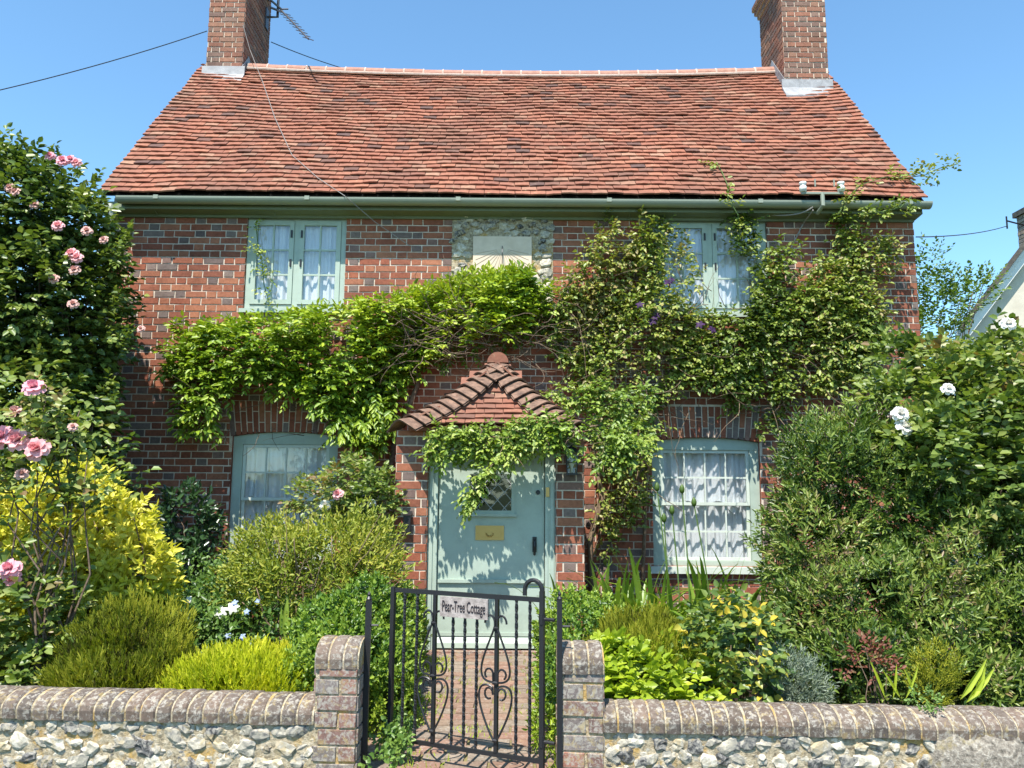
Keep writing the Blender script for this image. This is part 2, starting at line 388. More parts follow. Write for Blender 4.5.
# ------------------------------------------------------------ the cottage
YW = 8.1; XL, XR = -4.37, 4.37
ZT = at(500, 215, YW).z                                             # top of the front wall
YE, ZE, YR, ZR = 7.88, 4.47, 10.26, 7.28                            # eaves and ridge
YB = 2 * YR - YE - .22
house = thing('cottage', 'red brick cottage with orange clay tiled roof, sage green windows and a hipped porch', 'house', (0, YW, 0))
def rect(px0, py0, px1, py1):
    m_ = (py0 + py1) / 2 + (20 if py0 > 400 else 0)
    return (at(px0, py0 + 25, YW).x, at(px1, py0 + 25, YW).x, at(px0, py1, YW).z, at(px0, py0, YW).z)
W_UL = rect(246.5, 219.5, 346, 309); W_UR = rect(653, 221, 767, 313)
W_UL = (W_UL[0], W_UL[1], W_UL[2], ZT - .02); W_UR = (W_UR[0], W_UR[1], W_UR[2], ZT - .02)
W_LL = rect(231.5, 431.5, 337.5, 562); W_LR = rect(652, 437, 760, 566)
FP = rect(452, 219, 553, 312); FP = (FP[0], FP[1], FP[2], ZT - .01)
wins = [W_UL, W_UR, W_LL, W_LR]
sh = lambda q: (q[0] - XL, q[1] - XL, q[2], q[3])
b = MB()
O = Vector((XL, YW, 0))
holed(b, O, X, Z, PROUD, XR - XL, ZT + .35, [sh(q) for q in wins], .13, 0, 1)
AH = .33                                                            # height of the soldier arches
arch = [(q[0] - XL - .03, q[1] - XL + .03, q[3] - .16, q[3] + AH) for q in (W_LL, W_LR)]
bricks(b, O, X, Z, PROUD, XR - XL, ZT + .02, [sh(q) for q in wins] + arch + [sh(FP)], 1, grey=.40)
for q in (W_LL, W_LR):                                              # two-ring soldier arch with a curved soffit
    n = 19; wd = q[1] - q[0] + .06; xs = q[0] - .03
    def soffit(t): return q[3] - .05 + .05 * (1 - (2 * t - 1) ** 2)
    for i in range(n):
        t0, t1 = i / n, (i + 1) / n; fan = .10
        def pt(t, z):
            k = (z - q[3]) / AH
            return Vector((xs + wd * t + fan * k * (t - .5), YW - .007, z))
        z0a, z0b = soffit(t0), soffit(t1); zt = q[3] + AH - .006
        cut = q[3] + (.10 if i % 2 else .215); g_ = .006 / wd
        for (za, zb, zc, zd) in ((z0a, z0b, cut - .006, cut - .006), (cut + .004, cut + .004, zt, zt)):
            p = [pt(t0 + g_, za), pt(t1 - g_, zb), pt(t1 - g_, zd), pt(t0 + g_, zc)]
            bk = [Vector((v.x, YW + .10, v.z)) for v in p]
            b.hexa([p[0], p[1], bk[1], bk[0], p[3], p[2], bk[2], bk[3]], 1, random.uniform(0, .98) if random.random() < .75 else random.uniform(1.02, 2))
# sides, back
for xs, U, N in ((XL, -Y_, -X), (XR, Y_, X)):
    O2 = Vector((xs, YB if xs < 0 else YW, 0)); wd = YB - YW
    gz = lambda u: ZT + .3 + max(0, min(u, wd - u)) * (ZR - .12 - ZT - .3) / (wd / 2)
    b.quad([O2, O2 + U * wd, O2 + U * wd + Z * gz(0), O2 + U * wd / 2 + Z * gz(wd / 2), O2 + Z * gz(0)], 0)
    bricks(b, O2, U, Z, N, wd, ZR - .2, (), 1, keep=lambda u, v: v < gz(u) - .06)
b.quad([(XR, YB, 0), (XL, YB, 0), (XL, YB, ZT + .3), (XR, YB, ZT + .3)], 0)
wall = b.build('wall', [M_mortar, M_brick], house)
b = MB()
holed(b, Vector((XL + .02, YW + .131, 0)), X, Z, PROUD, XR - XL - .04, ZT + .2, [(q[0] - XL - .02 + .03, q[1] - XL - .02 - .03, q[2] + .03, q[3] - .03) for q in wins], .2, 0)
b.box(XL + .02, XR - .02, YW + .14, YB - .02, 2.35, 2.5, 0)
b.build('inner_wall', M_plaster, house)

# flint panel and its sundial
ico = bmesh.new(); bmesh.ops.create_icosphere(ico, subdivisions=2, radius=1)
ICO_V = np.array([v.co[:] for v in ico.verts]); ICO_F = [tuple(v.index for v in f.verts) for f in ico.faces]; ico.free()
def flints(mb, place, w, h, step, rmin, rmax, skip=None, mi=1):
    nu, nv = max(1, int(w / step)), max(1, int(h / (step * .86)))
    for k in range(nv):
        for i in range(nu + 1):
            u = (i + (.5 if k % 2 else 0) + rng.uniform(-.26, .26)) * w / nu; v = (k + .5 + rng.uniform(-.24, .24)) * h / nv
            if u < rmin * .7 or u > w - rmin * .7: continue
            if skip and skip(u, v): continue
            r = rng.uniform(rmin, rmax); sx, sz, sy = r * rng.uniform(.85, 1.35), r * rng.uniform(.6, .95), r * rng.uniform(.5, .8)
            v0 = min(max(v, sz * .8), h - sz * .8)
            V = ICO_V * (1 + .34 * np.sin(ICO_V @ rng.normal(0, 3.2, (3, 3)) + rng.uniform(0, 6, 3)).sum(1, keepdims=True) * .6)
            V = np.sign(V) * np.abs(V) ** .9
            V = V * (sx, sy, sz); an = rng.uniform(-.6, .6)
            Vx = V[:, 0] * math.cos(an) - V[:, 2] * math.sin(an); Vz = V[:, 0] * math.sin(an) + V[:, 2] * math.cos(an)
            if len(V) and V[:, 1].min() < -.035: V[:, 1] = np.maximum(V[:, 1], -.012 - .45 * sy + .22 * Vx + .18 * Vz * rng.uniform(-1, 1))   # knapped face
            base = len(mb.v); rr = float(rng.random())
            mb.v += [tuple(place(u + a, v0 + c, d + .004)) for a, d, c in zip(Vx, V[:, 1], Vz)]
            for f in ICO_F: mb.f.append(tuple(base + q for q in f)); mb.m.append(mi); mb.r.append(rr)
S = rect(473, 237, 531.5, 281)
b = MB(); fw, fh = FP[1] - FP[0], FP[3] - FP[2]
b.box(FP[0], FP[1], YW - .006, YW + .02, FP[2], FP[3], 0)
flints(b, lambda u, v, d: Vector((FP[0] + u, YW - .016 + d * .75, FP[2] + v)), fw, fh, .092, .036, .054, lambda u, v: S[0] - .03 < FP[0] + u < S[1] + .03 and S[2] - .03 < FP[2] + v < S[3] + .03)
b.build('flint_panel', [M_oldmortar, M_flint], house)
sdl = thing('sundial', 'pale stone sundial plaque set in the flint panel under the eaves', 'sundial', (S[0], YW, S[2]))
b = MB(); b.box(S[0], S[1], YW - .028, YW + .01, S[2], S[3]); b.build('plaque', M_sund, sdl)
b = MB(); cx, cz = (S[0] + S[1]) / 2, S[3] - .14
for k in range(-7, 8):
    if k == 0: continue
    an = k * R(11.5); L = .34
    e = Vector((cx + math.sin(an) * L, YW - .0302, cz - math.cos(an) * L)); s0 = Vector((cx + math.sin(an) * .06, YW - .0302, cz - math.cos(an) * .06))
    e.x = min(max(e.x, S[0] + .03), S[1] - .03); e.z = max(e.z, S[2] + .03)
    b.tube([s0, e], .002, 4)
b.build('hour_lines', M_sundline, sdl)
b = MB(); b.tube([(cx, YW - .028, cz + .03), (cx, YW - .09, cz - .06), (cx, YW - .028, cz - .2)], .005, 5); b.build('gnomon', M_alu, sdl)

# windows
def bars_rect(b, x0, x1, z0, z1, y0, y1, wd):
    b.box(x0, x0 + wd, y0, y1, z0, z1); b.box(x1 - wd, x1, y0, y1, z0, z1)
    b.box(x0 + wd, x1 - wd, y0 + .001, y1 - .001, z0, z0 + wd); b.box(x0 + wd, x1 - wd, y0 + .001, y1 - .001, z1 - wd, z1)
def curtain(name, x0, x1, z0, z1, y, parent, scal=0, seed=0, folds=9, amp=.022):
    b = MB(); n = 84; m = 10; rr = np.random.default_rng(seed); ph = rr.uniform(0, 6, 4)
    def P(i, k):
        t = i / n; x = x0 + (x1 - x0) * t
        zb = z0 + (scal * abs(math.sin(t * math.pi * 3.0 + ph[3])) if scal else 0)
        s = k / m; z = zb + (z1 - zb) * s
        a = amp * (1.15 - .5 * s)
        return (x, y + a * math.sin(t * folds * 6.28 + ph[0] + .5 * s) + .5 * a * math.sin(t * folds * 14.1 + ph[1]), z)
    for i in range(n):
        for k in range(m): b.quad([P(i, k), P(i + 1, k), P(i + 1, k + 1), P(i, k + 1)])
    return b.build(name, M_net, parent, True)
def casement(q, seed):
    x0, x1, z0, z1 = q; y = YW + .02; b = MB()
    bars_rect(b, x0 + .003, x1 - .003, z0, z1, y, y + .09, .055)
    xm = (x0 + x1) / 2
    b.box(xm - .028, xm + .028, y + .002, y + .085, z0 + .055, z1 - .055)
    fr = b.build('window', M_sage, house)
    for k, (a, c) in enumerate(((x0 + .06, xm - .03), (xm + .03, x1 - .06))):
        s = MB(); bars_rect(s, a, c, z0 + .06, z1 - .06, y - .012, y + .03, .05)
        ga, gc, za, zc = a + .05, c - .05, z0 + .11, z1 - .11
        s.box((ga + gc) / 2 - .009, (ga + gc) / 2 + .009, y - .004, y + .02, za, zc)
        for t in (1 / 3, 2 / 3): s.box(ga, gc, y - .003, y + .019, za + (zc - za) * t - .009, za + (zc - za) * t + .009)
        s.build('casement', M_sage, fr)
        p = MB(); p.quad([(ga, y + .008, za), (gc, y + .008, za), (gc, y + .008, zc), (ga, y + .008, zc)]); p.build('pane', M_glass, fr)
        hx = c - .025 if k == 0 else a + .025
        for nm, za_, zb_ in (('catch', (z0 + z1) / 2 - .05, (z0 + z1) / 2 + .03), ('hinge', z1 - .25, z1 - .17)): h = MB(); h.box(hx - .009, hx + .009, y - .025, y - .011, za_, zb_); h.build(nm, M_black, fr)
        curtain('curtain', a - .02, c + .02, z0 + .04, z1 - .03, y + .06, fr, 0, seed + k, 4, .016)
    s = MB(); s.box(x0 - .03, x1 + .03, YW - .05, YW + .05, z0 - .045, z0 - .002); s.build('sill', M_sage, fr)
casement(W_UL, 3); casement(W_UR, 9)
def sash(q, seed):
    x0, x1, z0, z1 = q; y = YW + .045; b = MB()
    jw = .10
    b.box(x0, x0 + jw, y, y + .10, z0, z1 - .10); b.box(x1 - jw, x1, y, y + .10, z0, z1 - .10)
    top = [Vector((x0 + (x1 - x0) * i / 12, y - .004, z1 - .05 + .05 * (1 - (2 * i / 12 - 1) ** 2))) for i in range(13)]
    b.prism([Vector((x0, y - .004, z1 - .13))] + [Vector((x1, y - .004, z1 - .13))] + top[::-1], (0, .105, 0))
    b.box(x0 + jw, x1 - jw, y + .001, y + .10, z0, z0 + .05)
    fr = b.build('window', M_sage, house)
    a, c = x0 + jw + .002, x1 - jw - .002; zb, zt = z0 + .052, z1 - .132; zm = (zb + zt) / 2
    for (l, h, dy) in ((zm - .005, zt, .012), (zb, zm + .02, .036)):
        s = MB(); bars_rect(s, a, c, l, h, y + dy, y + dy + .03, .032)
        for k in (1, 2, 3): xx = a + .03 + (c - a - .06) * k / 4; s.box(xx - .0075, xx + .0075, y + dy + .003, y + dy + .025, l + .03, h - .03)
        s.box(a + .03, c - .03, y + dy + .004, y + dy + .024, (l + h) / 2 - .009, (l + h) / 2 + .009)
        s.build('sash', M_pale, fr)
        p = MB(); p.quad([(a, y + dy + .012, l), (c, y + dy + .012, l), (c, y + dy + .012, h), (a, y + dy + .012, h)]); p.build('pane', M_glass, fr)
    curtain('curtain', a - .02, c + .02, zm - .10, zt + .02, y + .088, fr, .14, seed, 6, .025)
    curtain('curtain', a - .02, c + .02, z0 + .02, zt + .01, y + .125, fr, 0, seed + 1, 7, .018)
    s = MB(); s.box(x0 - .04, x1 + .04, YW - .06, YW + .06, z0 - .07, z0 - .002); s.build('sill', M_pale, fr)
sash(W_LL, 21); sash(W_LR, 5)

# eaves: fascia, sloping soffit, gutter
b = MB(); zg = at(500, 207, 7.86).z
b.prism([(XL - .02, YW - .004, ZT - .035), (XL - .02, YW - .004, ZT + .10), (XL - .02, 7.935, zg + .06), (XL - .02, 7.925, zg - .02)], (XR - XL + .04, 0, 0))
b.box(XL, XR, YW - .035, YW - .006, ZT - .06, ZT - .015)
for k in range(7):
    xx = XL + .5 + k * 1.28; b.tube([(xx, 7.93, zg - .01), (xx + .01, 8.04, ZT - .05)], .006, 4)
b.build('eaves_board', M_eave, house)
b = MB(); gr = .064; gx0, gx1 = at(118, 200, 7.86).x, 4.44; cy, cz = 7.868, zg + .076
prof = [(cy - gr * math.cos(a), cz - gr * math.sin(a)) for a in [math.pi * i / 12 for i in range(13)]]
inn = [(cy - (gr - .006) * math.cos(a), cz + .004 - (gr - .006) * math.sin(a)) for a in [math.pi * i / 12 for i in range(13)]][::-1]
b.prism([Vector((gx0, p, q)) for p, q in prof + inn], (gx1 - gx0, 0, 0))
for k in range(6):
    xx = gx0 + .4 + k * 1.6; b.box(xx, xx + .05, cy - gr - .006, cy - gr + .003, cz - .03, cz + .012)
b.build('gutter', M_gutter, house, False)
b = MB(); dx = at(110, 210, 7.95).x; b.tube([(dx, 7.95, cz - .03), (dx, 8.02, cz - .2), (dx, 8.03, .2)], .042, 10); b.build('downpipe', M_gutter, house, True)

# roof: individual clay tiles in sagging courses
def tiled(mb, O, U, S_, N, w, L, gauge, tw, th, wob, sag=None, mi=0, inside=None, bell=0.0):
    n = int(L / gauge)
    ph = [random.uniform(0, 6) for _ in range(8)]
    def und(u, s): return wob * (math.sin(u * 1.3 + s * .8 + ph[0]) + .7 * math.sin(u * 2.9 - s * 1.9 + ph[1]) + .5 * math.sin(u * 6.1 + s * 3.3 + ph[2]) + .35 * math.sin(u * 11 + s * 9 + ph[3]))
    for i in range(n + 1):
        s0 = i * gauge; x = -(tw / 2 if i % 2 else 0) + random.uniform(-.02, .02); s1 = min(s0 + gauge * 1.7, L + .02)
        while x < w:
            a, c = max(x + .002, 0), min(x + tw - .002 + random.uniform(-.003, .001), w)
            if c - a > .03 and (inside is None or inside((a + c) / 2, s0 + gauge / 2)):
                k = (random.gauss(0, .004), random.gauss(0, .004)); lift = th * 1.05 + .009 + abs(random.gauss(0, .005)); r = random.random() ** 1.15
                sg = (lambda u: sag(u)) if sag else (lambda u: 0)
                P = lambda u, s, d: O + U * u + S_ * s + N * (d + und(u, s) - bell * math.sin(math.pi * min(1, max(0, s / L)))) - Z * sg(u) * min(1, s / L)
                m_ = (a + c) / 2; cam_ = .004
                q = []
                for d in (0, th):
                    q += [P(a, s0 + k[0], lift + d - th * 1.0), P(m_, s0 + (k[0] + k[1]) / 2, lift + d + cam_ - th), P(c, s0 + k[1], lift + d - th), P(c, s1, d - th), P(m_, s1, d - th), P(a, s1, d - th)]
                base = len(mb.v); mb.v += [tuple(v) for v in q]
                for f in ((6, 7, 10, 11), (7, 8, 9, 10), (0, 1, 7, 6), (1, 2, 8, 7), (5, 0, 6, 11), (2, 3, 9, 8)):
                    mb.f.append(tuple(base + z for z in f)); mb.m.append(mi); mb.r.append(r)
            x += tw
RX0, RX1 = -4.44, 4.43
sv_ = Vector((0, YR - YE, ZR - ZE)); SL = sv_.length; sv_.normalize(); nv = Vector((0, -sv_.z, sv_.y))
sagf = lambda u: .135 * math.sin(math.pi * min(1, max(0, u / (RX1 - RX0)))) ** .7 - .02
b = MB()
tiled(b, Vector((RX0, YE, ZE)), X, sv_, nv, RX1 - RX0, SL, .1035, .165, .017, .0085, sagf)
sb = Vector((0, -sv_.y, sv_.z)); nb = Vector((0, sv_.z, sv_.y))
tiled(b, Vector((RX0, 2 * YR - YE, ZE)), X, sb, nb, RX1 - RX0, SL, .1035, .165, .017, .0085, sagf)
roof = b.build('roof', M_tile, house)
b = MB()
for sgn in (1, -1):
    e = YE if sgn > 0 else 2 * YR - YE
    n_ = 24
    for i in range(n_):
        u0, u1 = RX0 + .02 + (RX1 - RX0 - .04) * i / n_, RX0 + .02 + (RX1 - RX0 - .04) * (i + 1) / n_
        b.quad([(u0, e + sgn * .03, ZE - .03), (u1, e + sgn * .03, ZE - .03), (u1, YR, ZR - .055 - sagf(u1 - RX0)), (u0, YR, ZR - .055 - sagf(u0 - RX0))])
b.build('roof_underlay', M_dark, roof)
b = MB(); nR = 28
rx0, rx1 = at(250, 68, YR).x, at(792, 70, YR).x
for i in range(nR):
    a, c = rx0 + (rx1 - rx0) * i / nR + .010, rx0 + (rx1 - rx0) * (i + 1) / nR - .010
    za, zc = ZR - sagf(a - RX0), ZR - sagf(c - RX0); n = 8; base = len(b.v)
    dz = random.uniform(-.006, .006)
    for xx, zz in ((a, za), (c, zc)):
        for k in range(n + 1):
            an = math.pi * (k / n) * 1.1 - .05 * math.pi; b.v.append((xx, YR - .105 * math.cos(an), zz - .03 + dz + .10 * math.sin(an)))
    for k in range(n): b.f.append((base + k, base + n + 1 + k, base + n + 2 + k, base + k + 1)); b.m.append(0); b.r.append(random.random())
    for xx, zz, s in ((a, za, -1), (c, zc, 1)):
        b.tube([(xx + s * .009, YR - .102 * math.cos(an_), zz - .03 + .096 * math.sin(an_)) for an_ in [math.pi * k / 8 for k in range(9)]], .012, 5, 1)
    b.tube([(a - .01, YR - .112, za - .055), (c + .01, YR - .112, zc - .055)], .02, 6, 1)
    b.tube([(a - .01, YR + .115, za - .06), (c + .01, YR + .115, zc - .06)], .02, 6, 1)
b.build('ridge_tile', [M_ridgetile, M_ridgemortar], roof)

def chimney(x0, x1, y0, y1, zb, zt):
    b = MB(); b.box(x0, x1, y0, y1, zb, zt, 0)
    for O_, U_, N_, w_ in ((Vector((x0, y0, zb)), X, PROUD, x1 - x0), (Vector((x1, y0, zb)), Y_, X, y1 - y0), (Vector((x1, y1, zb)), -X, Y_, x1 - x0), (Vector((x0, y1, zb)), -Y_, -X, y1 - y0)):
        bricks(b, O_, U_, Z, N_, w_, zt - zb, (), 1, proud=.009, rfun=lambda k: random.uniform(0, 2))
    for k in range(4):
        o = .03 * (k + 1) if k < 3 else .05; zz = zt + k * .078
        b.box(x0 - o, x1 + o, y0 - o, y1 + o, zz, zz + .078, 0)
        for O_, U_, N_, w_ in ((Vector((x0 - o, y0 - o, zz)), X, PROUD, x1 - x0 + 2 * o), (Vector((x1 + o, y0 - o, zz)), Y_, X, y1 - y0 + 2 * o), (Vector((x0 - o, y1 + o, zz)), -Y_, -X, y1 - y0 + 2 * o)):
            bricks(b, O_, U_, Z, N_, w_, .077, (), 1, rfun=lambda k: random.uniform(0, 2), phase=k)
    ch = b.build('chimney', [M_mortar, M_chim], house)
    for yy in (y0 + .28, y1 - .28): p = MB(); p.lathe(((x0 + x1) / 2, yy, zt + .31), [(.12, 0), (.115, .3), (.14, .34), (.14, .38), (.10, .38), (.10, .2)], 14); p.build('chimney_pot', M_ridgetile, ch, True)
    f = MB()                                                        # lead: front apron and side soakers
    rz = lambda y: ZR - abs(y - YR) * (ZR - ZE) / (YR - YE) - .045
    f.prism([Vector((x0 - .05, y0 - .16, rz(y0 - .16) + .025)), Vector((x0 - .05, y0 - .012, rz(y0) + .03)), Vector((x0 - .05, y0 - .012, rz(y0) + .17)), Vector((x0 - .05, y0 - .02, rz(y0) + .17)), Vector((x0 - .05, y0 - .03, rz(y0) + .045)), Vector((x0 - .05, y0 - .165, rz(y0 - .16) + .05))], (x1 - x0 + .10, 0, 0))
    for xs, s in ((x0 - .011, -1), (x1 + .011, 1)):
        ys = [y0 - .02, YR, y1 + .02]
        top = [Vector((xs, y, rz(y) + .20)) for y in ys]; bot = [Vector((xs, y, rz(y) + .0)) for y in ys]
        f.prism(bot + top[::-1], (s * .006, 0, 0))
    f.build('flashing', M_lead, ch)
    return ch
zl = 6.3
CL = (at(206, 72, 10.05).x, at(241.5, 72, 10.05).x, 10.05, 11.1); CR = (at(785, 82, 9.83).x, at(828.5, 82, 9.83).x, 9.83, 10.72)
chimney(*CL, 6.55, 9.0); chimney(*CR, 6.25, 8.36)
# ------------------------------------------------------------ porch, door
YP = 6.6
pxl = lambda px, py: at(px, py, YP).x
PX = (pxl(396, 470), pxl(426.5, 520), pxl(556.5, 520), pxl(583.5, 470))
PZ = at(487, 431, YP).z
b = MB()
for a, c in ((PX[0], PX[1]), (PX[2], PX[3])):
    b.box(a, c, YP, YW - .01, 0, PZ, 0)
    bricks(b, Vector((a, YP, 0)), X, Z, PROUD, c - a, PZ, (), 1, grey=.75)
    bricks(b, Vector((c, YP, 0)), Y_, Z, X, YW - YP, PZ, (), 1, grey=.6); bricks(b, Vector((a, YW, 0)), -Y_, Z, -X, YW - YP, PZ, (), 1, grey=.6)
porch = b.build('porch_wall', [M_mortar, M_brick], house)
b = MB(); y0 = YP + .045
dl, dr = pxl(437, 560), pxl(544.5, 560); DZ = at(487, 441, YP + .1).z
b.box(PX[1] + .002, dl - .005, y0, y0 + .10, .0, PZ); b.box(dr + .005, PX[2] - .002, y0, y0 + .10, .0, PZ)
b.box(dl - .005, dr + .005, y0 + .002, y0 + .10, DZ, PZ)
b.box(PX[1] + .02, PX[1] + .05, y0 - .012, y0, .0, PZ - .01); b.box(PX[2] - .05, PX[2] - .02, y0 - .012, y0, .0, PZ - .01)
b.box(dl - .03, dl - .008, y0 - .009, y0 + .001, .0, DZ + .03); b.box(dr + .008, dr + .03, y0 - .009, y0 + .001, .0, DZ + .03)
b.build('door_frame', M_sage, house)
yd = YP + .075
def dz(py): return at(490, py, yd).z
wx0, wx1, wz0, wz1 = at(470, 490, yd).x, at(511.5, 490, yd).x, dz(510.5), dz(474)
b = MB(); O = Vector((dl, yd, .03))
holed(b, O, X, Z, PROUD, dr - dl, DZ - .035, [(wx0 - dl, wx1 - dl, wz0 - .03, wz1 - .03)], .035, 0)
b.box(dl + .001, dr - .001, yd + .036, yd + .04, .03, wz0 - .02); b.box(dl + .001, dr - .001, yd + .036, yd + .04, wz1 + .02, DZ - .006)
bars_rect(b, wx0 - .028, wx1 + .028, wz0 - .028, wz1 + .028, yd - .014, yd - .001, .028)
b.box(wx0 - .045, wx1 + .045, yd - .03, yd - .002, wz0 - .05, wz0 - .028)
zr = dz(581); b.box(dl + .004, dr - .004, yd - .022, yd - .001, zr - .014, zr + .014)
b.prism([Vector((dl + .004, yd - .001, .035)), Vector((dl + .004, yd - .04, .045)), Vector((dl + .004, yd - .036, .085)), Vector((dl + .004, yd - .001, .135))], (dr - dl - .008, 0, 0))
b.box(dl + .004, dr - .004, yd - .012, yd - .001, .137, .165)
door = b.build('door', M_sage, house)
b = MB(); b.box(PX[1], PX[2], YP - .02, yd + .05, .003, .028); b.build('threshold', M_oldbrick, house)
b = MB()
wm, zm = (wx0 + wx1) / 2, (wz0 + wz1) / 2; ww, wh = wx1 - wx0, wz1 - wz0; st = ww / 3
def clipl(p, q):
    t0, t1 = 0.0, 1.0
    for k, lo, hi in ((0, wx0, wx1), (1, wz0, wz1)):
        d = q[k] - p[k]
        if abs(d) < 1e-9: continue
        a, c = (lo - p[k]) / d, (hi - p[k]) / d
        if a > c: a, c = c, a
        t0, t1 = max(t0, a), min(t1, c)
    return None if t1 - t0 < .02 else [(p[0] + (q[0] - p[0]) * t, p[1] + (q[1] - p[1]) * t) for t in (t0, t1)]
for k in range(-4, 5):
    for s in (1, -1):
        x = wm + k * st
        l = clipl((x - 1, zm - s * 1.12), (x + 1, zm + s * 1.12))
        if l: b.tube([(l[0][0], yd + .012, l[0][1]), (l[1][0], yd + .012, l[1][1])], .0042, 4)
b.build('lead_lattice', M_leadcame, door)
b = MB(); b.quad([(wx0, yd + .016, wz0), (wx1, yd + .016, wz0), (wx1, yd + .016, wz1), (wx0, yd + .016, wz1)]); b.build('pane', M_glass, door)
b = MB(); lx0, lx1, lz0, lz1 = at(475.5, 530, yd).x, at(504, 530, yd).x, dz(540), dz(525.5)
b.box(lx0, lx1, yd - .012, yd - .001, lz0, lz1); b.box(lx0 + .03, lx1 - .03, yd - .02, yd - .012, lz0 + .028, lz1 - .028)
b.tube([((lx0 + lx1) / 2 + .03 * math.cos(a), yd - .03, (lz0 + lz1) / 2 + .028 * math.sin(a)) for a in [math.pi * (1 + k / 8) for k in range(9)]], .006, 6)
for xx in (lx0 + .015, lx1 - .015): b.lathe((xx, yd - .018, (lz0 + lz1) / 2), [(.008, 0), (.008, .006)], 8, 0, 'Y')
b.build('letter_plate', M_brass, door)
b = MB(); hx = at(534.5, 545, yd).x; h0, h1 = dz(554), dz(536.5)
b.box(hx - .018, hx + .018, yd - .01, yd - .001, h0 + .02, h1); b.tube([(hx, yd - .01, h1 - .03), (hx, yd - .05, h1 - .04), (hx, yd - .055, (h0 + h1) / 2), (hx, yd - .035, h0 + .02), (hx, yd - .01, h0)], .011, 8)
b.build('handle', M_black, door)
b = MB(); b.lathe((at(538, 492, yd).x, yd - .014, dz(492)), [(.02, 0), (.02, .012)], 10, 0, 'Y'); b.build('keyhole_cover', M_black, door)
b = MB(); bx, bz = at(547.5, 492, y0).x, at(547.5, 492, y0).z
b.box(bx - .015, bx + .015, y0 - .022, y0 - .010, bz - .04, bz + .04); b.lathe((bx, y0 - .03, bz - .015), [(.009, 0), (.009, .012)], 8, 0, 'Y'); b.build('bell_push', M_brass, house)
# dark inside of the porch
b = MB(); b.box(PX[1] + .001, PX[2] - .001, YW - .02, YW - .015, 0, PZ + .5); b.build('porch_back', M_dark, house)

# porch roof: front hip slope, two side slopes, bonnet tiles on the hips, ridge
EY = YP - .11; ez = at(488, 425, EY).z; ex0, ex1 = at(405, 425, EY).x, at(575, 425, EY).x
AP = Vector((at(498, 363, 7.2).x, 7.2, at(498, 363, 7.2).z))
b = MB()
S1 = Vector((0, AP.y - EY, AP.z - ez)); L1 = S1.length; S1.normalize(); N1 = Vector((0, -S1.z, S1.y))
ax = AP.x - ex0; wf = ex1 - ex0
tiled(b, Vector((ex0, EY, ez)), X, S1, N1, wf, L1 - .02, .088, .165, .015, .003, inside=lambda u, s: ax * s / L1 - .02 < u < wf - (wf - ax) * s / L1 + .02, bell=.05)
for s, xs in ((-1, ex0), (1, ex1)):
    d = Vector((AP.x - xs, 0, AP.z - ez)); L = d.length; d.normalize(); nn = Vector((s * d.z, 0, abs(d.x)))
    O2 = Vector((xs, YW, ez)) if s < 0 else Vector((xs, EY, ez)); U2 = -Y_ if s < 0 else Y_; wS = YW - EY; kk = AP.y - EY
    tiled(b, O2, U2, d, nn, wS, L - .02, .088, .165, .015, .003, inside=(lambda u, q: wS - u > kk * q / L) if s < 0 else (lambda u, q: u > kk * q / L), bell=.05)
b.quad([(ex0 + .03, EY + .03, ez - .03), (ex1 - .03, EY + .03, ez - .03), AP - Z * .12]); b.quad([(ex0 + .03, YW, ez - .02), (ex0 + .03, EY + .03, ez - .02), AP - Z * .03, (AP.x, YW, AP.z - .03)]); b.quad([(ex1 - .03, EY + .03, ez - .02), (ex1 - .03, YW, ez - .02), (AP.x, YW, AP.z - .03), AP - Z * .03])
b.box(ex0 + .03, ex1 - .03, EY + .03, YW, ez - .05, ez - .021)
pr = b.build('porch_roof', M_tile, house)
b = MB()
for xs, s in ((ex0, -1), (ex1, 1)):
    c0 = Vector((xs, EY, ez)); ln = AP - c0; L = ln.length; ln.normalize()
    side = ln.cross(Z).normalized() * s                              # towards the side slope
    if side.y < 0: side = -side
    up = side.cross(ln).normalized(); up = up if up.z > 0 else -up
    n = 11; ex = L / n
    for i in range(n):
        rr = random.random(); base = len(b.v); m_ = 10; jt = random.uniform(-.006, .006)
        for (t, lift, rad) in ((i * ex - .045 + jt, .058, .140), (i * ex + ex * .9, .016, .10)):
            for off in (0, .016):
                for k in range(m_ + 1):
                    an = -1.15 + 2.3 * k / m_
                    # a bonnet: saddle across the hip, its skirts sweeping out to the slopes
                    fl = 1 + .5 * abs(an) ** 2
                    p = c0 + ln * (t - .018 * abs(an) ** 1.5) + side * (math.sin(an) * rad * fl) + up * (lift + off + (math.cos(an * 1.25) - 1) * rad * .80 - .055 * math.sin(math.pi * min(1, max(0, t / L))))
                    b.v.append(tuple(p))
        q = m_ + 1
        for k in range(m_):
            b.f.append((base + q + k, base + q + k + 1, base + 3 * q + k + 1, base + 3 * q + k)); b.f.append((base + k, base + k + 1, base + q + k + 1, base + q + k)); b.m += [0, 0]; b.r += [rr, rr]
            b.f.append((base + 2 * q + k, base + 2 * q + k + 1, base + k + 1, base + k)); b.m.append(0); b.r.append(rr)
b.build('bonnet_tile', M_hiptile, pr)
b = MB(); n = 4
for i in range(n):
    a, c = AP.y - .10 + i * .30, min(AP.y - .10 + i * .30 + .29, YW); base = len(b.v); m_ = 10
    for yy in (a, c):
        for k in range(m_ + 1):
            an = math.pi * k / m_; b.v.append((AP.x + .10 * math.cos(an), yy, AP.z - .01 + .10 * math.sin(an)))
    for k in range(m_): b.f.append((base + k, base + k + 1, base + m_ + 2 + k, base + m_ + 1 + k)); b.m.append(0); b.r.append(0)
    if i == 0: b.f.append(tuple(base + k for k in range(m_ + 1))); b.m.append(0); b.r.append(0)
b.build('porch_ridge_tile', M_tile, pr)

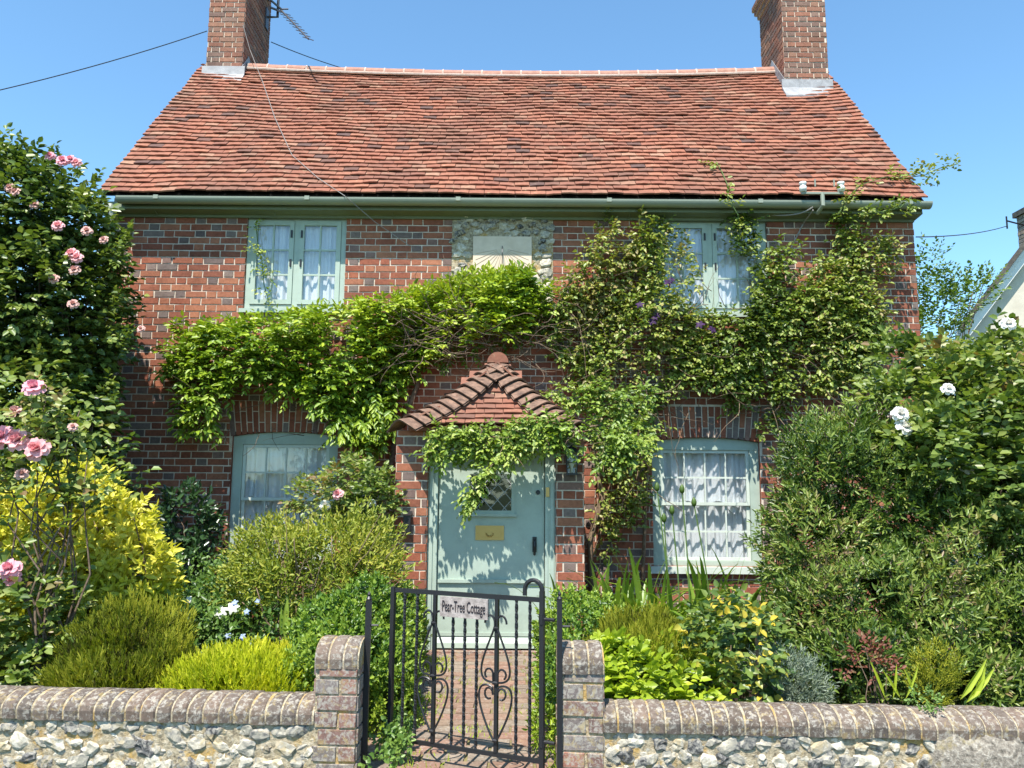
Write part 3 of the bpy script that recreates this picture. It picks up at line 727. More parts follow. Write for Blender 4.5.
# ------------------------------------------------------------ wall lantern on the porch
lp = at(571, 463, YP); lan = thing('wall_lantern', 'small black glazed coach lantern on the brick pier right of the front door', 'lantern', (lp.x, YP, lp.z))
b = MB(); h = .085; r_ = .05; cy = YP - .09
b.box(lp.x - .03, lp.x + .03, YP - .02, YP - .007, lp.z - .06, lp.z + .13)
b.tube([(lp.x, YP - .02, lp.z + .11), (lp.x, YP - .06, lp.z + .15), (lp.x, cy, lp.z + .14)], .007, 6)
for sx in (-1, 1):
    for sy in (-1, 1): b.tube([(lp.x + sx * .038, cy + sy * .038, lp.z - h), (lp.x + sx * .05, cy + sy * .05, lp.z + h)], .005, 4)
b.box(lp.x - .045, lp.x + .045, cy - .045, cy + .045, lp.z - h - .018, lp.z - h)
for sx in (-1, 1): b.box(lp.x - .05, lp.x + .05, cy + sx * .046 - .003, cy + sx * .046 + .003, lp.z - .004, lp.z + .004)
b.hexa([(lp.x - .062, cy - .062, lp.z + h), (lp.x + .062, cy - .062, lp.z + h), (lp.x + .062, cy + .062, lp.z + h), (lp.x - .062, cy + .062, lp.z + h), (lp.x - .015, cy - .015, lp.z + h + .055), (lp.x + .015, cy - .015, lp.z + h + .055), (lp.x + .015, cy + .015, lp.z + h + .055), (lp.x - .015, cy + .015, lp.z + h + .055)])
b.build('lantern_frame', M_black, lan)
b = MB(); b.hexa([(lp.x - .036, cy - .036, lp.z - h), (lp.x + .036, cy - .036, lp.z - h), (lp.x + .036, cy + .036, lp.z - h), (lp.x - .036, cy + .036, lp.z - h), (lp.x - .047, cy - .047, lp.z + h), (lp.x + .047, cy - .047, lp.z + h), (lp.x + .047, cy + .047, lp.z + h), (lp.x - .047, cy + .047, lp.z + h)]); b.build('lantern_glass', M_glass, lan)
b = MB(); b.lathe((lp.x, cy, lp.z - h), [(.012, 0), (.012, .05), (.024, .075), (.022, .11), (.005, .13)], 10); b.build('bulb', M_porc, lan, True)
cp = at(408, 521, YP); b = MB(); b.box(cp.x - .03, cp.x + .03, YP - .07, YP - .007, cp.z - .09, cp.z + .05); b.prism([Vector((cp.x - .036, YP - .08, cp.z + .05)), Vector((cp.x - .036, YP - .007, cp.z + .05)), Vector((cp.x - .036, YP - .007, cp.z + .085))], (.072, 0, 0)); b.lathe((cp.x, YP - .075, cp.z - .03), [(.018, 0), (.018, .012)], 10, 0, 'Y')
tag(b.build('key_safe', M_black), 'small black wall box on the brick pier left of the front door', 'box')

# ------------------------------------------------------------ garden walls
YF = lambda u: 3.76 - .020 * u
ZF = lambda u, z: z - .009 * u
def PW(u, d, z): return Vector((u, YF(u) + d, ZF(u, z)))
def coping(mb, u0, u1, z, wd, ht, mort, wob):
    n = max(1, round((u1 - u0) / .0735)); st = (u1 - u0) / n
    prof = [(-.018, 0), (-.022, .045)] + [(-.022 + (wd / 2 + .022) * (1 - math.cos(a)), .045 + (ht - .045) * math.sin(a)) for a in [math.pi / 2 * k / 5 for k in range(1, 6)]]
    prof += [(wd - p[0], p[1]) for p in prof[:-1]][::-1]
    for i in range(n):
        a, c = u0 + i * st + .0035, u0 + (i + 1) * st - .0035; j1, j2 = random.uniform(-wob, wob), random.uniform(-wob, wob); k = random.uniform(-.006, .006)
        p = []
        for uu, e in ((a, 0), (a + .008, .006), (c - .008, .006), (c, 0)):
            p.append([PW(uu + (.10 * wob / .004 * (d - wd / 2) * .3), d + (1 if d < wd / 2 else -1) * (.006 - e), z + q + j1 * .5 + (q / ht) * (e - .006) + k * .4) for d, q in prof])
        base = len(mb.v); m = len(prof); rr = random.random() * 1.2
        for ring in p: mb.v += [tuple(v) for v in ring]
        for s in range(3):
            for q in range(m - 1): mb.f.append((base + s * m + q + 1, base + s * m + q, base + (s + 1) * m + q, base + (s + 1) * m + q + 1)); mb.m.append(1); mb.r.append(rr)
        for s in (0, 3): mb.f.append(tuple(base + s * m + (q if s else m - 1 - q) for q in range(m))); mb.m.append(1); mb.r.append(rr)
    ns = max(2, int((u1 - u0) / .2))
    for i in range(ns):
        a, c = u0 + (u1 - u0) * i / ns, u0 + (u1 - u0) * (i + 1) / ns
        p = [(d + (.006 if d < wd / 2 else -.006), max(0, q - .005)) for d, q in prof]; base = len(mb.v); m = len(p)
        mb.v += [tuple(PW(a, d, z + q)) for d, q in p] + [tuple(PW(c, d, z + q)) for d, q in p]
        for q in range(m - 1): mb.f.append((base + q + 1, base + q, base + m + q, base + m + q + 1)); mb.m.append(0); mb.r.append(0)
        if i == 0: mb.f.append(tuple(base + m - 1 - q for q in range(m))); mb.m.append(0); mb.r.append(0)
        if i == ns - 1: mb.f.append(tuple(base + m + q for q in range(m))); mb.m.append(0); mb.r.append(0)
WZ, WH = .262, .110
uL = at(314, 720, 3.77).x; uLp = at(357, 690, 3.77).x; uR0 = at(560.5, 690, 3.75).x; uR = at(603, 690, 3.75).x
def garden_wall(u0, u1, p0, p1, label, extra=None):
    t = thing('garden_wall', label, 'wall', (0, YF(0) + .1, -.1))
    b = MB(); ns = 14
    for i in range(ns):
        a, c = u0 + (u1 - u0) * i / ns, u0 + (u1 - u0) * (i + 1) / ns
        b.hexa([PW(a, 0, -.15), PW(c, 0, -.15), PW(c, .22, -.15), PW(a, .22, -.15), PW(a, 0, WZ), PW(c, 0, WZ), PW(c, .22, WZ), PW(a, .22, WZ)], 0)
    flints(b, lambda u, v, d: PW(u0 + u, d * .62 - .002, -.12 + v), u1 - u0, WZ + .12, .082, .024, .043)
    flints(b, lambda u, v, d: PW(u0 + u, d * .45 + .002, -.12 + v), u1 - u0, WZ + .12, .046, .01, .022)
    b.build('flint_wall', [M_oldmortar, M_flint], t)
    b = MB(); coping(b, u0, u1, WZ, .22, WH, 0, .006); b.build('coping', [M_oldmortar, M_cop], t)
    pz = .517; b = MB()
    b.hexa([PW(p0, -.004, -.15), PW(p1, -.004, -.15), PW(p1, .235, -.15), PW(p0, .235, -.15), PW(p0, -.004, pz), PW(p1, -.004, pz), PW(p1, .235, pz), PW(p0, .235, pz)], 0)
    wd = p1 - p0
    for sd_, O_, U_, N_, L_ in ((0, PW(p0, -.004, -.13), X, PROUD, wd), (1, PW(p1, -.004, -.13), Y_, X, .239), (2, PW(p0, .235, -.13), -Y_, -X, .239)):
        Uy = (PW(p1, 0, 0) - PW(p0, 0, 0)).normalized() if sd_ == 0 else U_
        bricks(b, O_, Uy, Z, N_, L_, pz + .13, (), 1, bond='run', bl=.215 if sd_ == 0 else .105, jt=.011, proud=.008, rfun=lambda k: random.uniform(0, 2), phase=sd_)
    pier = b.build('pier', [M_oldmortar, M_oldbrick], t)
    b = MB(); coping(b, p0 - .006, p1 + .006, pz, .24, .125, 0, .003); b.build('pier_cap', [M_oldmortar, M_cop], pier)
    return t
gw1 = garden_wall(-4.6, uL, uL, uLp, 'low flint garden wall with rounded brick coping left of the gate')
gw2 = garden_wall(uR, 4.6, uR0, uR, 'low flint garden wall with rounded brick coping right of the gate, a grey stone block set in it')
# the mortared stone block bulging from the wall on the right
c = at(985, 752, 3.66); b = MB(); ns, nr = 24, 8
for k in range(nr + 1):
    for i in range(ns + 1):
        u = -.22 + .44 * i / ns; t = k / nr; top = .03 * min(1, 4 * (1 - abs(u) / .22)) ; zz = -.30 + (.30 + top + .012 * math.sin(u * 40)) * t
        bulge = .055 * (1 - abs(u / .22) ** 6) * (1 - .75 * t ** 8) + .004 * math.sin(u * 70 + zz * 60)
        q = PW(c.x + u, -bulge, 0); b.v.append((q.x, q.y, c.z + .025 + zz))
for k in range(nr):
    for i in range(ns): z0 = k * (ns + 1) + i; b.f.append((z0, z0 + 1, z0 + ns + 2, z0 + ns + 1)); b.m.append(0); b.r.append(0)
def m_():
    m, nt, bb = newmat('rough_stone', .95, .1); n = noise(nt, 45, 6, .75)
    cc = ramp(nt, n, [(.32, (.09, .08, .065)), (.5, (.30, .26, .21)), (.66, (.52, .47, .39))]); cc = mixc(nt, ramp(nt, noise(nt, 10, 5, .7), [(.55, g(0)), (.66, g(.6))]), cc, (.36, .29, .13)); setc(nt, bb, cc); bump(nt, bb, n, 1, .015); return m
b.build('stone_block', m_(), gw2, True)

# ------------------------------------------------------------ iron gate, standing a little ajar
GH = at(545, 765, 3.8); GA, GB = Vector((.152, 3.80, 0)), Vector((-.612, 4.13, 0))
gz0, gz1 = .095, .852
gate = thing('garden_gate', 'black wrought iron garden gate with scrolls, standing slightly open', 'gate', (GA.x, GA.y, 0))
gd = (GA - GB); gwid = gd.length; gdir = gd.normalized(); gn = Vector((gdir.y, -gdir.x, 0))
def G(t, z, off=0.0): return GB + gd * t + gn * off + Z * z
gpx = lambda px, py=660: None
b = MB()
def gbox(t0, t1, z0, z1, th):
    p = [G(t0, z0, -th), G(t1, z0, -th), G(t1, z0, th), G(t0, z0, th)]; b.hexa(p + [q + Z * (z1 - z0) for q in p])
e = .011 / gwid
b = MB(); gbox(-e, e, gz0 - .02, gz1 + .005, .011); gbox(1 - e, 1 + e, gz0 - .06, gz1 + .03, .011)
gbox(e, 1 - e, gz1 - .022, gz1, .006); gbox(e, 1 - e, gz0, gz0 + .02, .006)
hk = [G(1, gz1 + .03)] + [G(1 - (.045 - .045 * math.cos(a)) / gwid, gz1 + .03 + .05 * math.sin(a)) for a in [math.pi * k / 10 for k in range(1, 11)]] + [G(1 - .09 / gwid, gz1 + .005)]
b.tube(hk, .011, 8)
b.build('gate_frame', M_black, gate)
def twisted(t, z0, z1):
    m = MB(); n = 46; tw = 26; pts = []
    base = 0
    for i in range(n + 1):
        z = z0 + (z1 - z0) * i / n; a0 = tw * i / n
        c_ = G(t, z)
        for k in range(4):
            a = a0 + k * math.pi / 2; m.v.append(tuple(c_ + gdir * (.0088 * math.cos(a)) + gn * (.0088 * math.sin(a))))
    for i in range(n):
        for k in range(4): m.f.append((i * 4 + k, i * 4 + (k + 1) % 4, i * 4 + 4 + (k + 1) % 4, i * 4 + 4 + k)); m.m.append(0); m.r.append(0)
    return m
tw_t = (.085, .175, .425, .505, .585, .84, .925)
sgz0 = gz1 - .022 - .100
for t in tw_t: twisted(t, gz0 + .02, (gz1 - .022) if not .35 < t < .66 else sgz0 + .002).build('twisted_bar', M_black, gate)
def spiral(cx, cz, r0, a0, turns, s, n=22):
    return [(cx + s * (r0 * (1 - .62 * k / n)) * math.cos(a0 + turns * 6.283 * k / n), cz + (r0 * (1 - .62 * k / n)) * math.sin(a0 + turns * 6.283 * k / n)) for k in range(n + 1)]
def bez(p, n=26):
    out = []
    for k in range(n + 1):
        t = k / n; q = [Vector((a, c_, 0)) for a, c_ in p]
        while len(q) > 1: q = [q[i].lerp(q[i + 1], t) for i in range(len(q) - 1)]
        out.append((q[0].x, q[0].y))
    return out
for tc in (.30, .715):
    m = MB(); th = .009
    p = [G(tc - th / gwid, gz0 + .02, -th), G(tc + th / gwid, gz0 + .02, -th), G(tc + th / gwid, gz0 + .02, th), G(tc - th / gwid, gz0 + .02, th)]; m.hexa(p + [q + Z * (gz1 - gz0 - .042) for q in p])
    m.build('upright_bar', M_black, gate)
    H = gz1 - gz0; zz = lambda f: gz0 + H * f
    m = MB()
    for s in (-1, 1):
        pts2 = []
        sp = [(.034 + .024 * math.cos(a) * 1, .845 + .03 * math.sin(a)) for a in [math.pi * (1.0 - k / 12 * 1.55) for k in range(13)]][::-1]
        # upper lyre: outward curl at the top, straight leg out, curl back in to the bar
        up = [(.058 - .0, .815)] + [(.032 - .026 * math.cos(math.pi * k / 9) * -1, .82 + .05 * math.sin(math.pi * k / 9)) for k in range(0, 10)]
        path = [(x_, zz(f_)) for x_, f_ in up[1:]] + bez([(.006, zz(.80)), (.012, zz(.77)), (.06, zz(.63)), (.095, zz(.545)), (.10, zz(.46)), (.05, zz(.455)), (.012, zz(.455))], 24)
        path += [(.012 + .0, zz(.47))] + [(.034 - .022 * math.cos(a), zz(.505) + .03 * math.sin(a) * .8) for a in [(-.3 + k * .55) for k in range(9)]]
        m.tube([G(tc + s * x_ / gwid, z_, .013) for x_, z_ in path], .0055, 5)
        low = [(.034 + .022 * math.cos(a), zz(.385) + .024 * math.sin(a)) for a in [(3.6 - k * .6) for k in range(10)]][::-1]
        low = [(.034 - .022 * math.cos(a), zz(.385) - .026 * math.sin(a)) for a in [(-5.2 + k * .6) for k in range(10)]]
        path = low + bez([(.014, zz(.425)), (.05, zz(.45)), (.105, zz(.45)), (.105, zz(.37)), (.085, zz(.30)), (.04, zz(.16)), (.006, zz(.10))], 24)
        m.tube([G(tc + s * x_ / gwid, z_, .013) for x_, z_ in path], .0055, 5)
    m.tube([G(tc - .014 / gwid, zz(.45), .012), G(tc + .014 / gwid, zz(.45), .012)], .009, 6); m.tube([G(tc - .012 / gwid, zz(.10), .012), G(tc + .012 / gwid, zz(.10), .012)], .009, 6); m.tube([G(tc - .012 / gwid, zz(.79), .012), G(tc + .012 / gwid, zz(.79), .012)], .008, 6)
    m.build('scroll', M_black, gate)
m = MB(); t0, t1 = .345, .665; th = .012
p = [G(t0, sgz0, .008), G(t1, sgz0, .008), G(t1, sgz0, .008 + th), G(t0, sgz0, .008 + th)]; m.hexa(p + [q + Z * .098 for q in p])
sign = m.build('name_sign', M_signwood, gate)
cu = bpy.data.curves.new('sign_lettering', 'FONT'); cu.body = 'Pear-Tree Cottage'; cu.size = .076; cu.extrude = .0012; cu.align_x = 'CENTER'; cu.align_y = 'CENTER'; cu.offset = .0006
to = bpy.data.objects.new('sign_lettering', cu); COL.objects.link(to)
bpy.context.view_layer.update()
me = bpy.data.meshes.new_from_object(to.evaluated_get(bpy.context.evaluated_depsgraph_get())); bpy.data.objects.remove(to)
xs = [v.co.x for v in me.vertices]; kx = (t1 - t0) * gwid * .90 / (max(xs) - min(xs))
cc = G((t0 + t1) / 2, sgz0 + .050, .008 + th + .001)
for v in me.vertices:
    x_, y_, z_ = v.co; v.co = cc + gdir * (x_ * kx) + Z * y_ + gn * z_
me.materials.clear(); me.materials.append(M_letter); link('lettering', me, sign)
for z in (gz0 + .10, gz1 - .10): m = MB(); m.tube([G(1, z), Vector((.21, 3.77, z))], .009, 6); m.tube([G(1, z - .025), G(1, z + .025)], .016, 8); m.build('hinge', M_black, gate)
def post(px, py, Y, label, w_):
    q = at(px, py, Y); m = MB(); m.box(q.x - w_, q.x + w_, Y - w_, Y + w_, -.2, q.z)
    m.lathe((q.x, Y, q.z), [(w_ * .9, 0), (w_ * 1.1, .006), (w_ * .5, .018), (w_ * .7, .028), (.002, .042)], 10)
    m.tube([(q.x, Y, q.z - .12), (q.x + .05, Y, q.z - .12)], .006, 5)
    return tag(m.build('gate_post', M_black), label, 'post', 'iron posts of the garden gate')
post(369, 600, 3.90, 'slim black iron gate post against the left brick pier', .0135)
post(559.5, 600, 3.74, 'slim black iron gate post against the right brick pier', .012)

# ------------------------------------------------------------ aerial, cables, insulators
ae = thing('television_aerial', 'dark television aerial clamped to the left chimney stack', 'aerial', (CL[1], 10.7, 8.2))
y_ = 10.9
q = at(278, 8, y_); m = MB()
m.tube([(CL[1], y_, q.z - .15), (q.x, y_, q.z - .15), (q.x, y_, q.z + .9)], .02, 8); m.tube([(CL[1], y_, q.z + .25), (q.x, y_, q.z + .25)], .018, 8)
m.box(CL[1] - .01, CL[1] + .03, y_ - .06, y_ + .06, q.z - .35, q.z - .02); m.box(CL[1] - .01, CL[1] + .03, y_ - .06, y_ + .06, q.z + .15, q.z + .35)
m.build('mast', M_alu, ae)
a0, a1 = at(281, 10, y_), at(308.5, 39, y_ - 1.2); m = MB(); m.tube([a0, a1], .013, 6)
dv = (a1 - a0); px_ = dv.normalized().cross(Z).normalized()
for k in range(9):
    p = a0 + dv * (.12 + .87 * k / 8); L = .10 - .003 * k; m.tube([p - px_ * L, p + px_ * L], .006, 4)
m.build('boom', M_alu, ae)
m = MB(); p0 = a0 + dv * .02; r0 = at(289, 8, y_)
for s in (-1, 1): m.tube([p0 + Z * .02 * s, p0 + px_ * .17 + Z * (.06 * s + .05)], .018, 5); m.tube([p0 + Z * .02 * s, p0 - px_ * .10 + Z * .06 * s], .012, 5)
m.build('reflector', M_alu, ae)
def cable(name, pts, rad, mat, label, sagv=0.0):
    P = []
    for i in range(len(pts) - 1):
        for k in range(10):
            t = k / 10; q = Vector(pts[i]).lerp(Vector(pts[i + 1]), t); q.z -= sagv * 4 * t * (1 - t); P.append(q)
    P.append(Vector(pts[-1])); m = MB(); m.tube(P, rad, 5); return tag(m.build(name, mat), label, 'cable')
c1 = at(207, 31, 10.05)
cable('telephone_cable', [c1, at(0, 90, 9.0), Vector(at(0, 90, 9.0)) * 1 + Vector((-6, -1.2, -.9))], .0065, M_cable, 'black telephone cable running from the left chimney out over the sky', .04)
cable('overhead_cable', [(CL[1], 11.2, at(268, 42, 11.2).z), at(342, 68, 12.5), at(470, 108, 16)], .007, M_cable, 'dark cable passing down behind the roof ridge from the left chimney', .02)
def on_roof(px, py, off=.05):
    d = at(px, py, 1.0); o = Vector((0, 0, EYE)); d = d - o; k = (ZR - ZE) / (YR - YE)
    Yt = (ZE + off - k * YE - EYE) / (d.z - k); return o + d * Yt
cable('lead_in_cable', [at(243, 25, 10.02), at(250, 50, 10.02), on_roof(262, 80), on_roof(275, 118), on_roof(292, 155), on_roof(318, 178), on_roof(345, 196), at(375, 222, 7.95), at(410, 246, 8.06)], .0042, M_greycable, 'pale thin cable trailing down the tiles from the left chimney')
ins = thing('insulator_bracket', 'green iron bracket with two white insulators over the right end of the gutter', 'bracket', tuple(at(822, 205, 7.8)))
yi = 7.78; m = MB(); i0, i1 = at(803, 190, yi), at(841, 190, yi); mid = at(822, 190, yi)
m.box(i0.x - .02, i1.x + .02, yi - .012, yi + .012, i0.z - .045, i0.z - .025); m.tube([mid - Z * .03, mid + Vector((0, -.01, -.17)), mid + Vector((-.02, .1, -.22))], .022, 8)
for q in (i0, i1, at(815, 182, yi), at(834, 182, yi)): m.tube([q - Z * .05, q + Z * .03], .008, 6)
m.build('bracket_arm', M_gutter, ins)
for q in (i0, i1):
    m = MB(); m.lathe((q.x, yi, q.z - .02), [(.034, 0), (.04, .05), (.03, .065), (.03, .075), (.042, .09), (.036, .105), (.01, .112)], 12); m.build('insulator', M_porc, ins, True)
cable('service_cable', [at(813, 207, 7.82), at(797, 214, 7.9), at(770, 215, 8.0), at(752, 216, 8.04)], .008, M_greycable, 'pale cable running left along the eaves from the white insulators', .01)
cable('drop_cable', [at(813, 210, 7.82), at(803, 224, 8.05), at(791, 248, 8.06)], .008, M_greycable, 'pale cable dropping down the brickwork below the white insulators')
# neighbour's house on the right
nb = thing('neighbour_house', 'pale rendered neighbouring house with a white bargeboard at the right edge', 'house', (9.5, 13, 0))
Yn = 12.5; e0, e1 = at(958, 332, Yn), at(1024, 245, Yn); sl = (e1.z - e0.z) / (e1.x - e0.x); apx = Vector((e0.x + 3.2, Yn, e0.z + 3.2 * sl))
xr = 2 * apx.x - e0.x
m = MB(); m.prism([Vector((e0.x + .25, Yn + .15, -.2)), Vector((xr - .25, Yn + .15, -.2)), Vector((xr - .25, Yn + .15, e0.z + .1)), Vector((apx.x, Yn + .15, apx.z - .25)), Vector((e0.x + .25, Yn + .15, e0.z + .1))], (3.2, 6, 0)); m.build('wall', M_cream, nb)
m = MB()
for s in (1, -1):
    ex_ = e0.x if s > 0 else xr
    m.prism([Vector((ex_, Yn - .12, e0.z)), Vector((apx.x, Yn - .12, apx.z)), Vector((apx.x, Yn - .12, apx.z + .10)), Vector((ex_ - s * .06, Yn - .12, e0.z + .06))], (3.4, 6.5, 0))
nr_ = m.build('roof', M_slate, nb)
m = MB()
for s in (1, -1):
    ex_ = e0.x if s > 0 else xr; d = -Z
    m.prism([Vector((ex_, Yn, e0.z)) + d * .005, Vector((apx.x, Yn, apx.z)) + d * .005, Vector((apx.x, Yn, apx.z)) + d * .30, Vector((ex_, Yn, e0.z)) + d * .30], (0, .04, 0))
    m.prism([Vector((ex_, Yn - .05, e0.z)) + d * .003, Vector((apx.x, Yn - .05, apx.z)) + d * .003, Vector((apx.x, Yn - .05, apx.z)) + d * .11, Vector((ex_, Yn - .05, e0.z)) + d * .11], (0, .049, 0))
m.build('bargeboard', M_white, nb)
c0 = at(1033, 203, Yn + 1.0); m = MB(); zb = e0.z + (c0.x - e0.x) * sl - 1.6; m.box(c0.x + .02, c0.x + .75, Yn + 1, Yn + 1.5, zb, c0.z - .1, 0)
bricks(m, Vector((c0.x + .02, Yn + 1, zb)), X, Z, PROUD, .73, c0.z - .1 - zb, (), 1, rfun=lambda k: random.uniform(1, 2)); bricks(m, Vector((c0.x + .02, Yn + 1.5, zb)), -Y_, Z, -X, .5, c0.z - .1 - zb, (), 1, rfun=lambda k: random.uniform(1, 2))
m.box(c0.x - .03, c0.x + .8, Yn + .95, Yn + 1.55, c0.z - .1, c0.z, 0); m.build('chimney', [M_slate, M_oldbrick], nb)
m = MB(); k0 = at(1007, 226, Yn + .9); m.tube([(c0.x + .02, Yn + 1.2, k0.z + .1), (k0.x, Yn + .9, k0.z + .1)], .015, 5); m.tube([(k0.x, Yn + .9, k0.z - .05), (k0.x, Yn + .9, k0.z + .18)], .015, 5); m.build('cable_bracket', M_black, nb)
cable('line_cable', [k0, at(916, 237, 8.3)], .007, M_cable, 'dark cable strung between the cottage and the neighbouring chimney', .05)
# ------------------------------------------------------------ planting tools
def un(a): return a / np.maximum(np.linalg.norm(a, axis=-1, keepdims=True), 1e-9)
def rv(n): return un(rng.normal(0, 1, (n, 3)))
_w = [np.random.default_rng(5).normal(0, 1, (5, 3)), np.random.default_rng(6).uniform(0, 6, 5)]
def nz(P, f):
    """cheap smooth noise, about -1..1"""
    q = (P * f) @ _w[0].T + _w[1]
    return (np.sin(q) * np.sin(np.roll(q, 1, 1) * 1.7 + 1)).sum(1) / 1.9
class Leaves:
    def __init__(s): s.a = []
    def add(s, P, D, N, L, W, r):
        n = len(P)
        s.a.append((P, un(D), N, np.broadcast_to(L, n).astype(float), np.broadcast_to(W, n).astype(float), np.clip(np.broadcast_to(r, n), 0, 1).astype(float)))
    def build(s, name, mat, parent, fold=.22, droop=.12, needle=False, kind=None):
        P, D, N, L, W, r = (np.concatenate([q[i] for q in s.a]) for i in range(6))
        S = un(np.cross(D, N)); N = np.cross(S, D); L_, W_ = L[:, None], W[:, None]
        n = len(P)
        if needle:
            V = np.stack([P - S * W_ * .5, P + S * W_ * .5, P + D * L_ + S * W_ * .2, P + D * L_ - S * W_ * .2], 1); F = np.array([[0, 1, 2, 3]])
        else:
            tip = P + D * L_ - N * droop * L_; f = N * fold * W_
            V = np.stack([P, P + D * L_ * .28 - S * W_ * .46 + f, P + D * L_ * .66 - S * W_ * .40 + f - N * droop * .4 * L_, tip,
                          P + D * L_ * .66 + S * W_ * .40 + f - N * droop * .4 * L_, P + D * L_ * .28 + S * W_ * .46 + f], 1); F = np.array([[0, 5, 4, 3], [0, 3, 2, 1]])
        k = V.shape[1]; m = len(F)
        FF = (F[None] + (np.arange(n) * k)[:, None, None]).reshape(-1)
        me = bpy.data.meshes.new(name); me.vertices.add(n * k); me.vertices.foreach_set('co', V.reshape(-1).astype(np.float32))
        me.loops.add(len(FF)); me.loops.foreach_set('vertex_index', FF.astype(np.int32))
        me.polygons.add(n * m); me.polygons.foreach_set('loop_start', np.arange(n * m, dtype=np.int32) * 4)
        me.update(calc_edges=True)
        a = me.attributes.new('rnd', 'FLOAT', 'FACE'); a.data.foreach_set('value', np.repeat(r, m).astype(np.float32))
        me.materials.append(mat)
        o = link(name, me, parent)
        if kind: o['kind'] = kind
        return o
def shoots(LV, P, D, n, ln, L, W, ang=50, planar=False, r=.4, rj=.22, tip=.25, lj=.25, up=.5, droop=0., axis_up=None):
    """n leaves along each of the shoots P->D; angled off the axis, facing up and outward"""
    m = len(P); D = un(D); ln = np.broadcast_to(ln, m)
    ref = np.tile([0., 0., 1.], (m, 1)); ref[np.abs(D[:, 2]) > .93] = (0, 1, 0)
    A = un(np.cross(D, ref)); B = np.cross(A, D)
    ph = rng.uniform(0, 6.28, m); r = np.broadcast_to(r, m)
    for i in range(n):
        t = (i + .7) / n
        if planar: c = (1 if i % 2 else -1) * np.ones(m); e = A * c[:, None]
        else:
            a = ph + i * 2.4; e = A * np.cos(a)[:, None] + B * np.sin(a)[:, None]
        an = R(ang) * (1.15 - .55 * t)
        if i == n - 1: an = R(8)
        d = D * math.cos(an) + e * math.sin(an); d = un(d + rv(m) * .22 - np.array([0, 0, droop]))
        p = P + D * (ln * t)[:, None] - np.array([0, 0, 1]) * (droop * .35 * ln * t * t)[:, None]
        N = un(np.array([-.1, -.62, .85]) * up + (B if planar else D) * (1 - up) * .8 + rv(m) * .62)
        s = 1 + rng.uniform(-lj, lj, m); s = s * (1 - .3 * abs(t - .5))
        LV.add(p, d, N, L * s, W * s, r + rng.normal(0, rj, m) + tip * (t - .5))
def blob_pts(blobs, n, lump=.16, lf=2.6, shell=(.72, 1.04), zmin=.0, inner=.12):
    """points near the lumpy surface of a union of ellipsoids, with outward directions"""
    C = np.array([q[0] for q in blobs], float); Rr = np.array([q[1] for q in blobs], float)
    wt = (Rr[:, 0] * Rr[:, 1] + Rr[:, 1] * Rr[:, 2] + Rr[:, 0] * Rr[:, 2]); wt /= wt.sum()
    out, nor = [], []; got = 0
    while got < n:
        m = n * 2; i = rng.choice(len(blobs), m, p=wt); d = rv(m)
        rad = np.where(rng.random(m) < inner, rng.uniform(.35, shell[0], m), rng.uniform(*shell, m))
        rad = rad * (1 + lump * nz(C[i] + d * Rr[i], lf))
        p = C[i] + d * Rr[i] * rad[:, None]; nn = un(d / Rr[i])
        ok = p[:, 2] > zmin
        for k in range(len(blobs)): ok &= ~((i != k) & ((((p - C[k]) / Rr[k]) ** 2).sum(1) < .55))
        out.append(p[ok]); nor.append(nn[ok]); got += ok.sum()
    return np.concatenate(out)[:n], np.concatenate(nor)[:n]
def in_poly(x, y, poly):
    ins = np.zeros(len(x), bool); k = len(poly)
    for i in range(k):
        x0, y0 = poly[i]; x1, y1 = poly[(i + 1) % k]
        c = ((y0 > y) != (y1 > y)); ins ^= c & (x < (x1 - x0) * (y - y0) / ((y1 - y0) or 1e-9) + x0)
    return ins
def wall_pts(poly, n, thick, Y0=YW, thr=-9, f=3.0, bulge=None):
    """points in a layer of the given thickness in front of a wall, over a patch of it; returns P and relative height 0..1"""
    xs, ys = [q[0] for q in poly], [q[1] for q in poly]; out = []; got = 0; it = 0
    while got < n and it < 60:
        it += 1; m = n * 2; x, y = rng.uniform(min(xs), max(xs), m), rng.uniform(min(ys), max(ys), m)
        ok = in_poly(x, y, poly); x, y = x[ok], y[ok]
        P = at_np(x, y, Y0); k = nz(P, f); ok = k + rng.normal(0, .25, len(k)) > thr; P, k, x, y = P[ok], k[ok], x[ok], y[ok]
        d = rng.random(len(P)) ** .6 * thick * (.6 + .4 * nz(P, 1.7)).clip(.15, 1)
        if bulge is not None: d = d * bulge(x, y)
        Q = at_np(x, y, Y0 - .02 - d); out.append(Q); got += len(Q)
    return np.concatenate(out)[:n]
def bloom_mesh(name, mat, rad, rings=((0.25, 4, 75), (.5, 5, 58), (.78, 6, 36), (1.0, 7, 12))):
    b = MB()
    for ri, (k, n, el) in enumerate(rings):
        for i in range(n):
            a = 6.283 * (i + .5 * (ri % 2)) / n + random.uniform(-.2, .2); e = R(el + random.uniform(-9, 9)); w = rad * (.42 + .32 * k); L = rad * (.5 + .55 * k)
            ca, sa = math.cos(a), math.sin(a); rows = []
            for s in range(4):
                t = s / 3; er = e - R(38) * (t - .4) * (k if k > .6 else -.5); rr_ = .06 * rad * k + L * t * math.cos(er); h = L * t * math.sin(er) + rad * .1 * (1 - k)
                wd = w * (math.sin(math.pi * (.22 + .62 * t)) ** .7) * .62
                rows.append([(rr_ * ca - q * wd * sa, rr_ * sa + q * wd * ca, h + .22 * abs(q) * wd) for q in (-1, 0, 1)])
            for s in range(3):
                for q in range(2): b.quad([rows[s][q], rows[s][q + 1], rows[s + 1][q + 1], rows[s + 1][q]], 0, min(1, .15 + .6 * k * random.uniform(.7, 1.3)))
    me_o = b.build(name, mat); me = me_o.data; bpy.data.objects.remove(me_o); return me
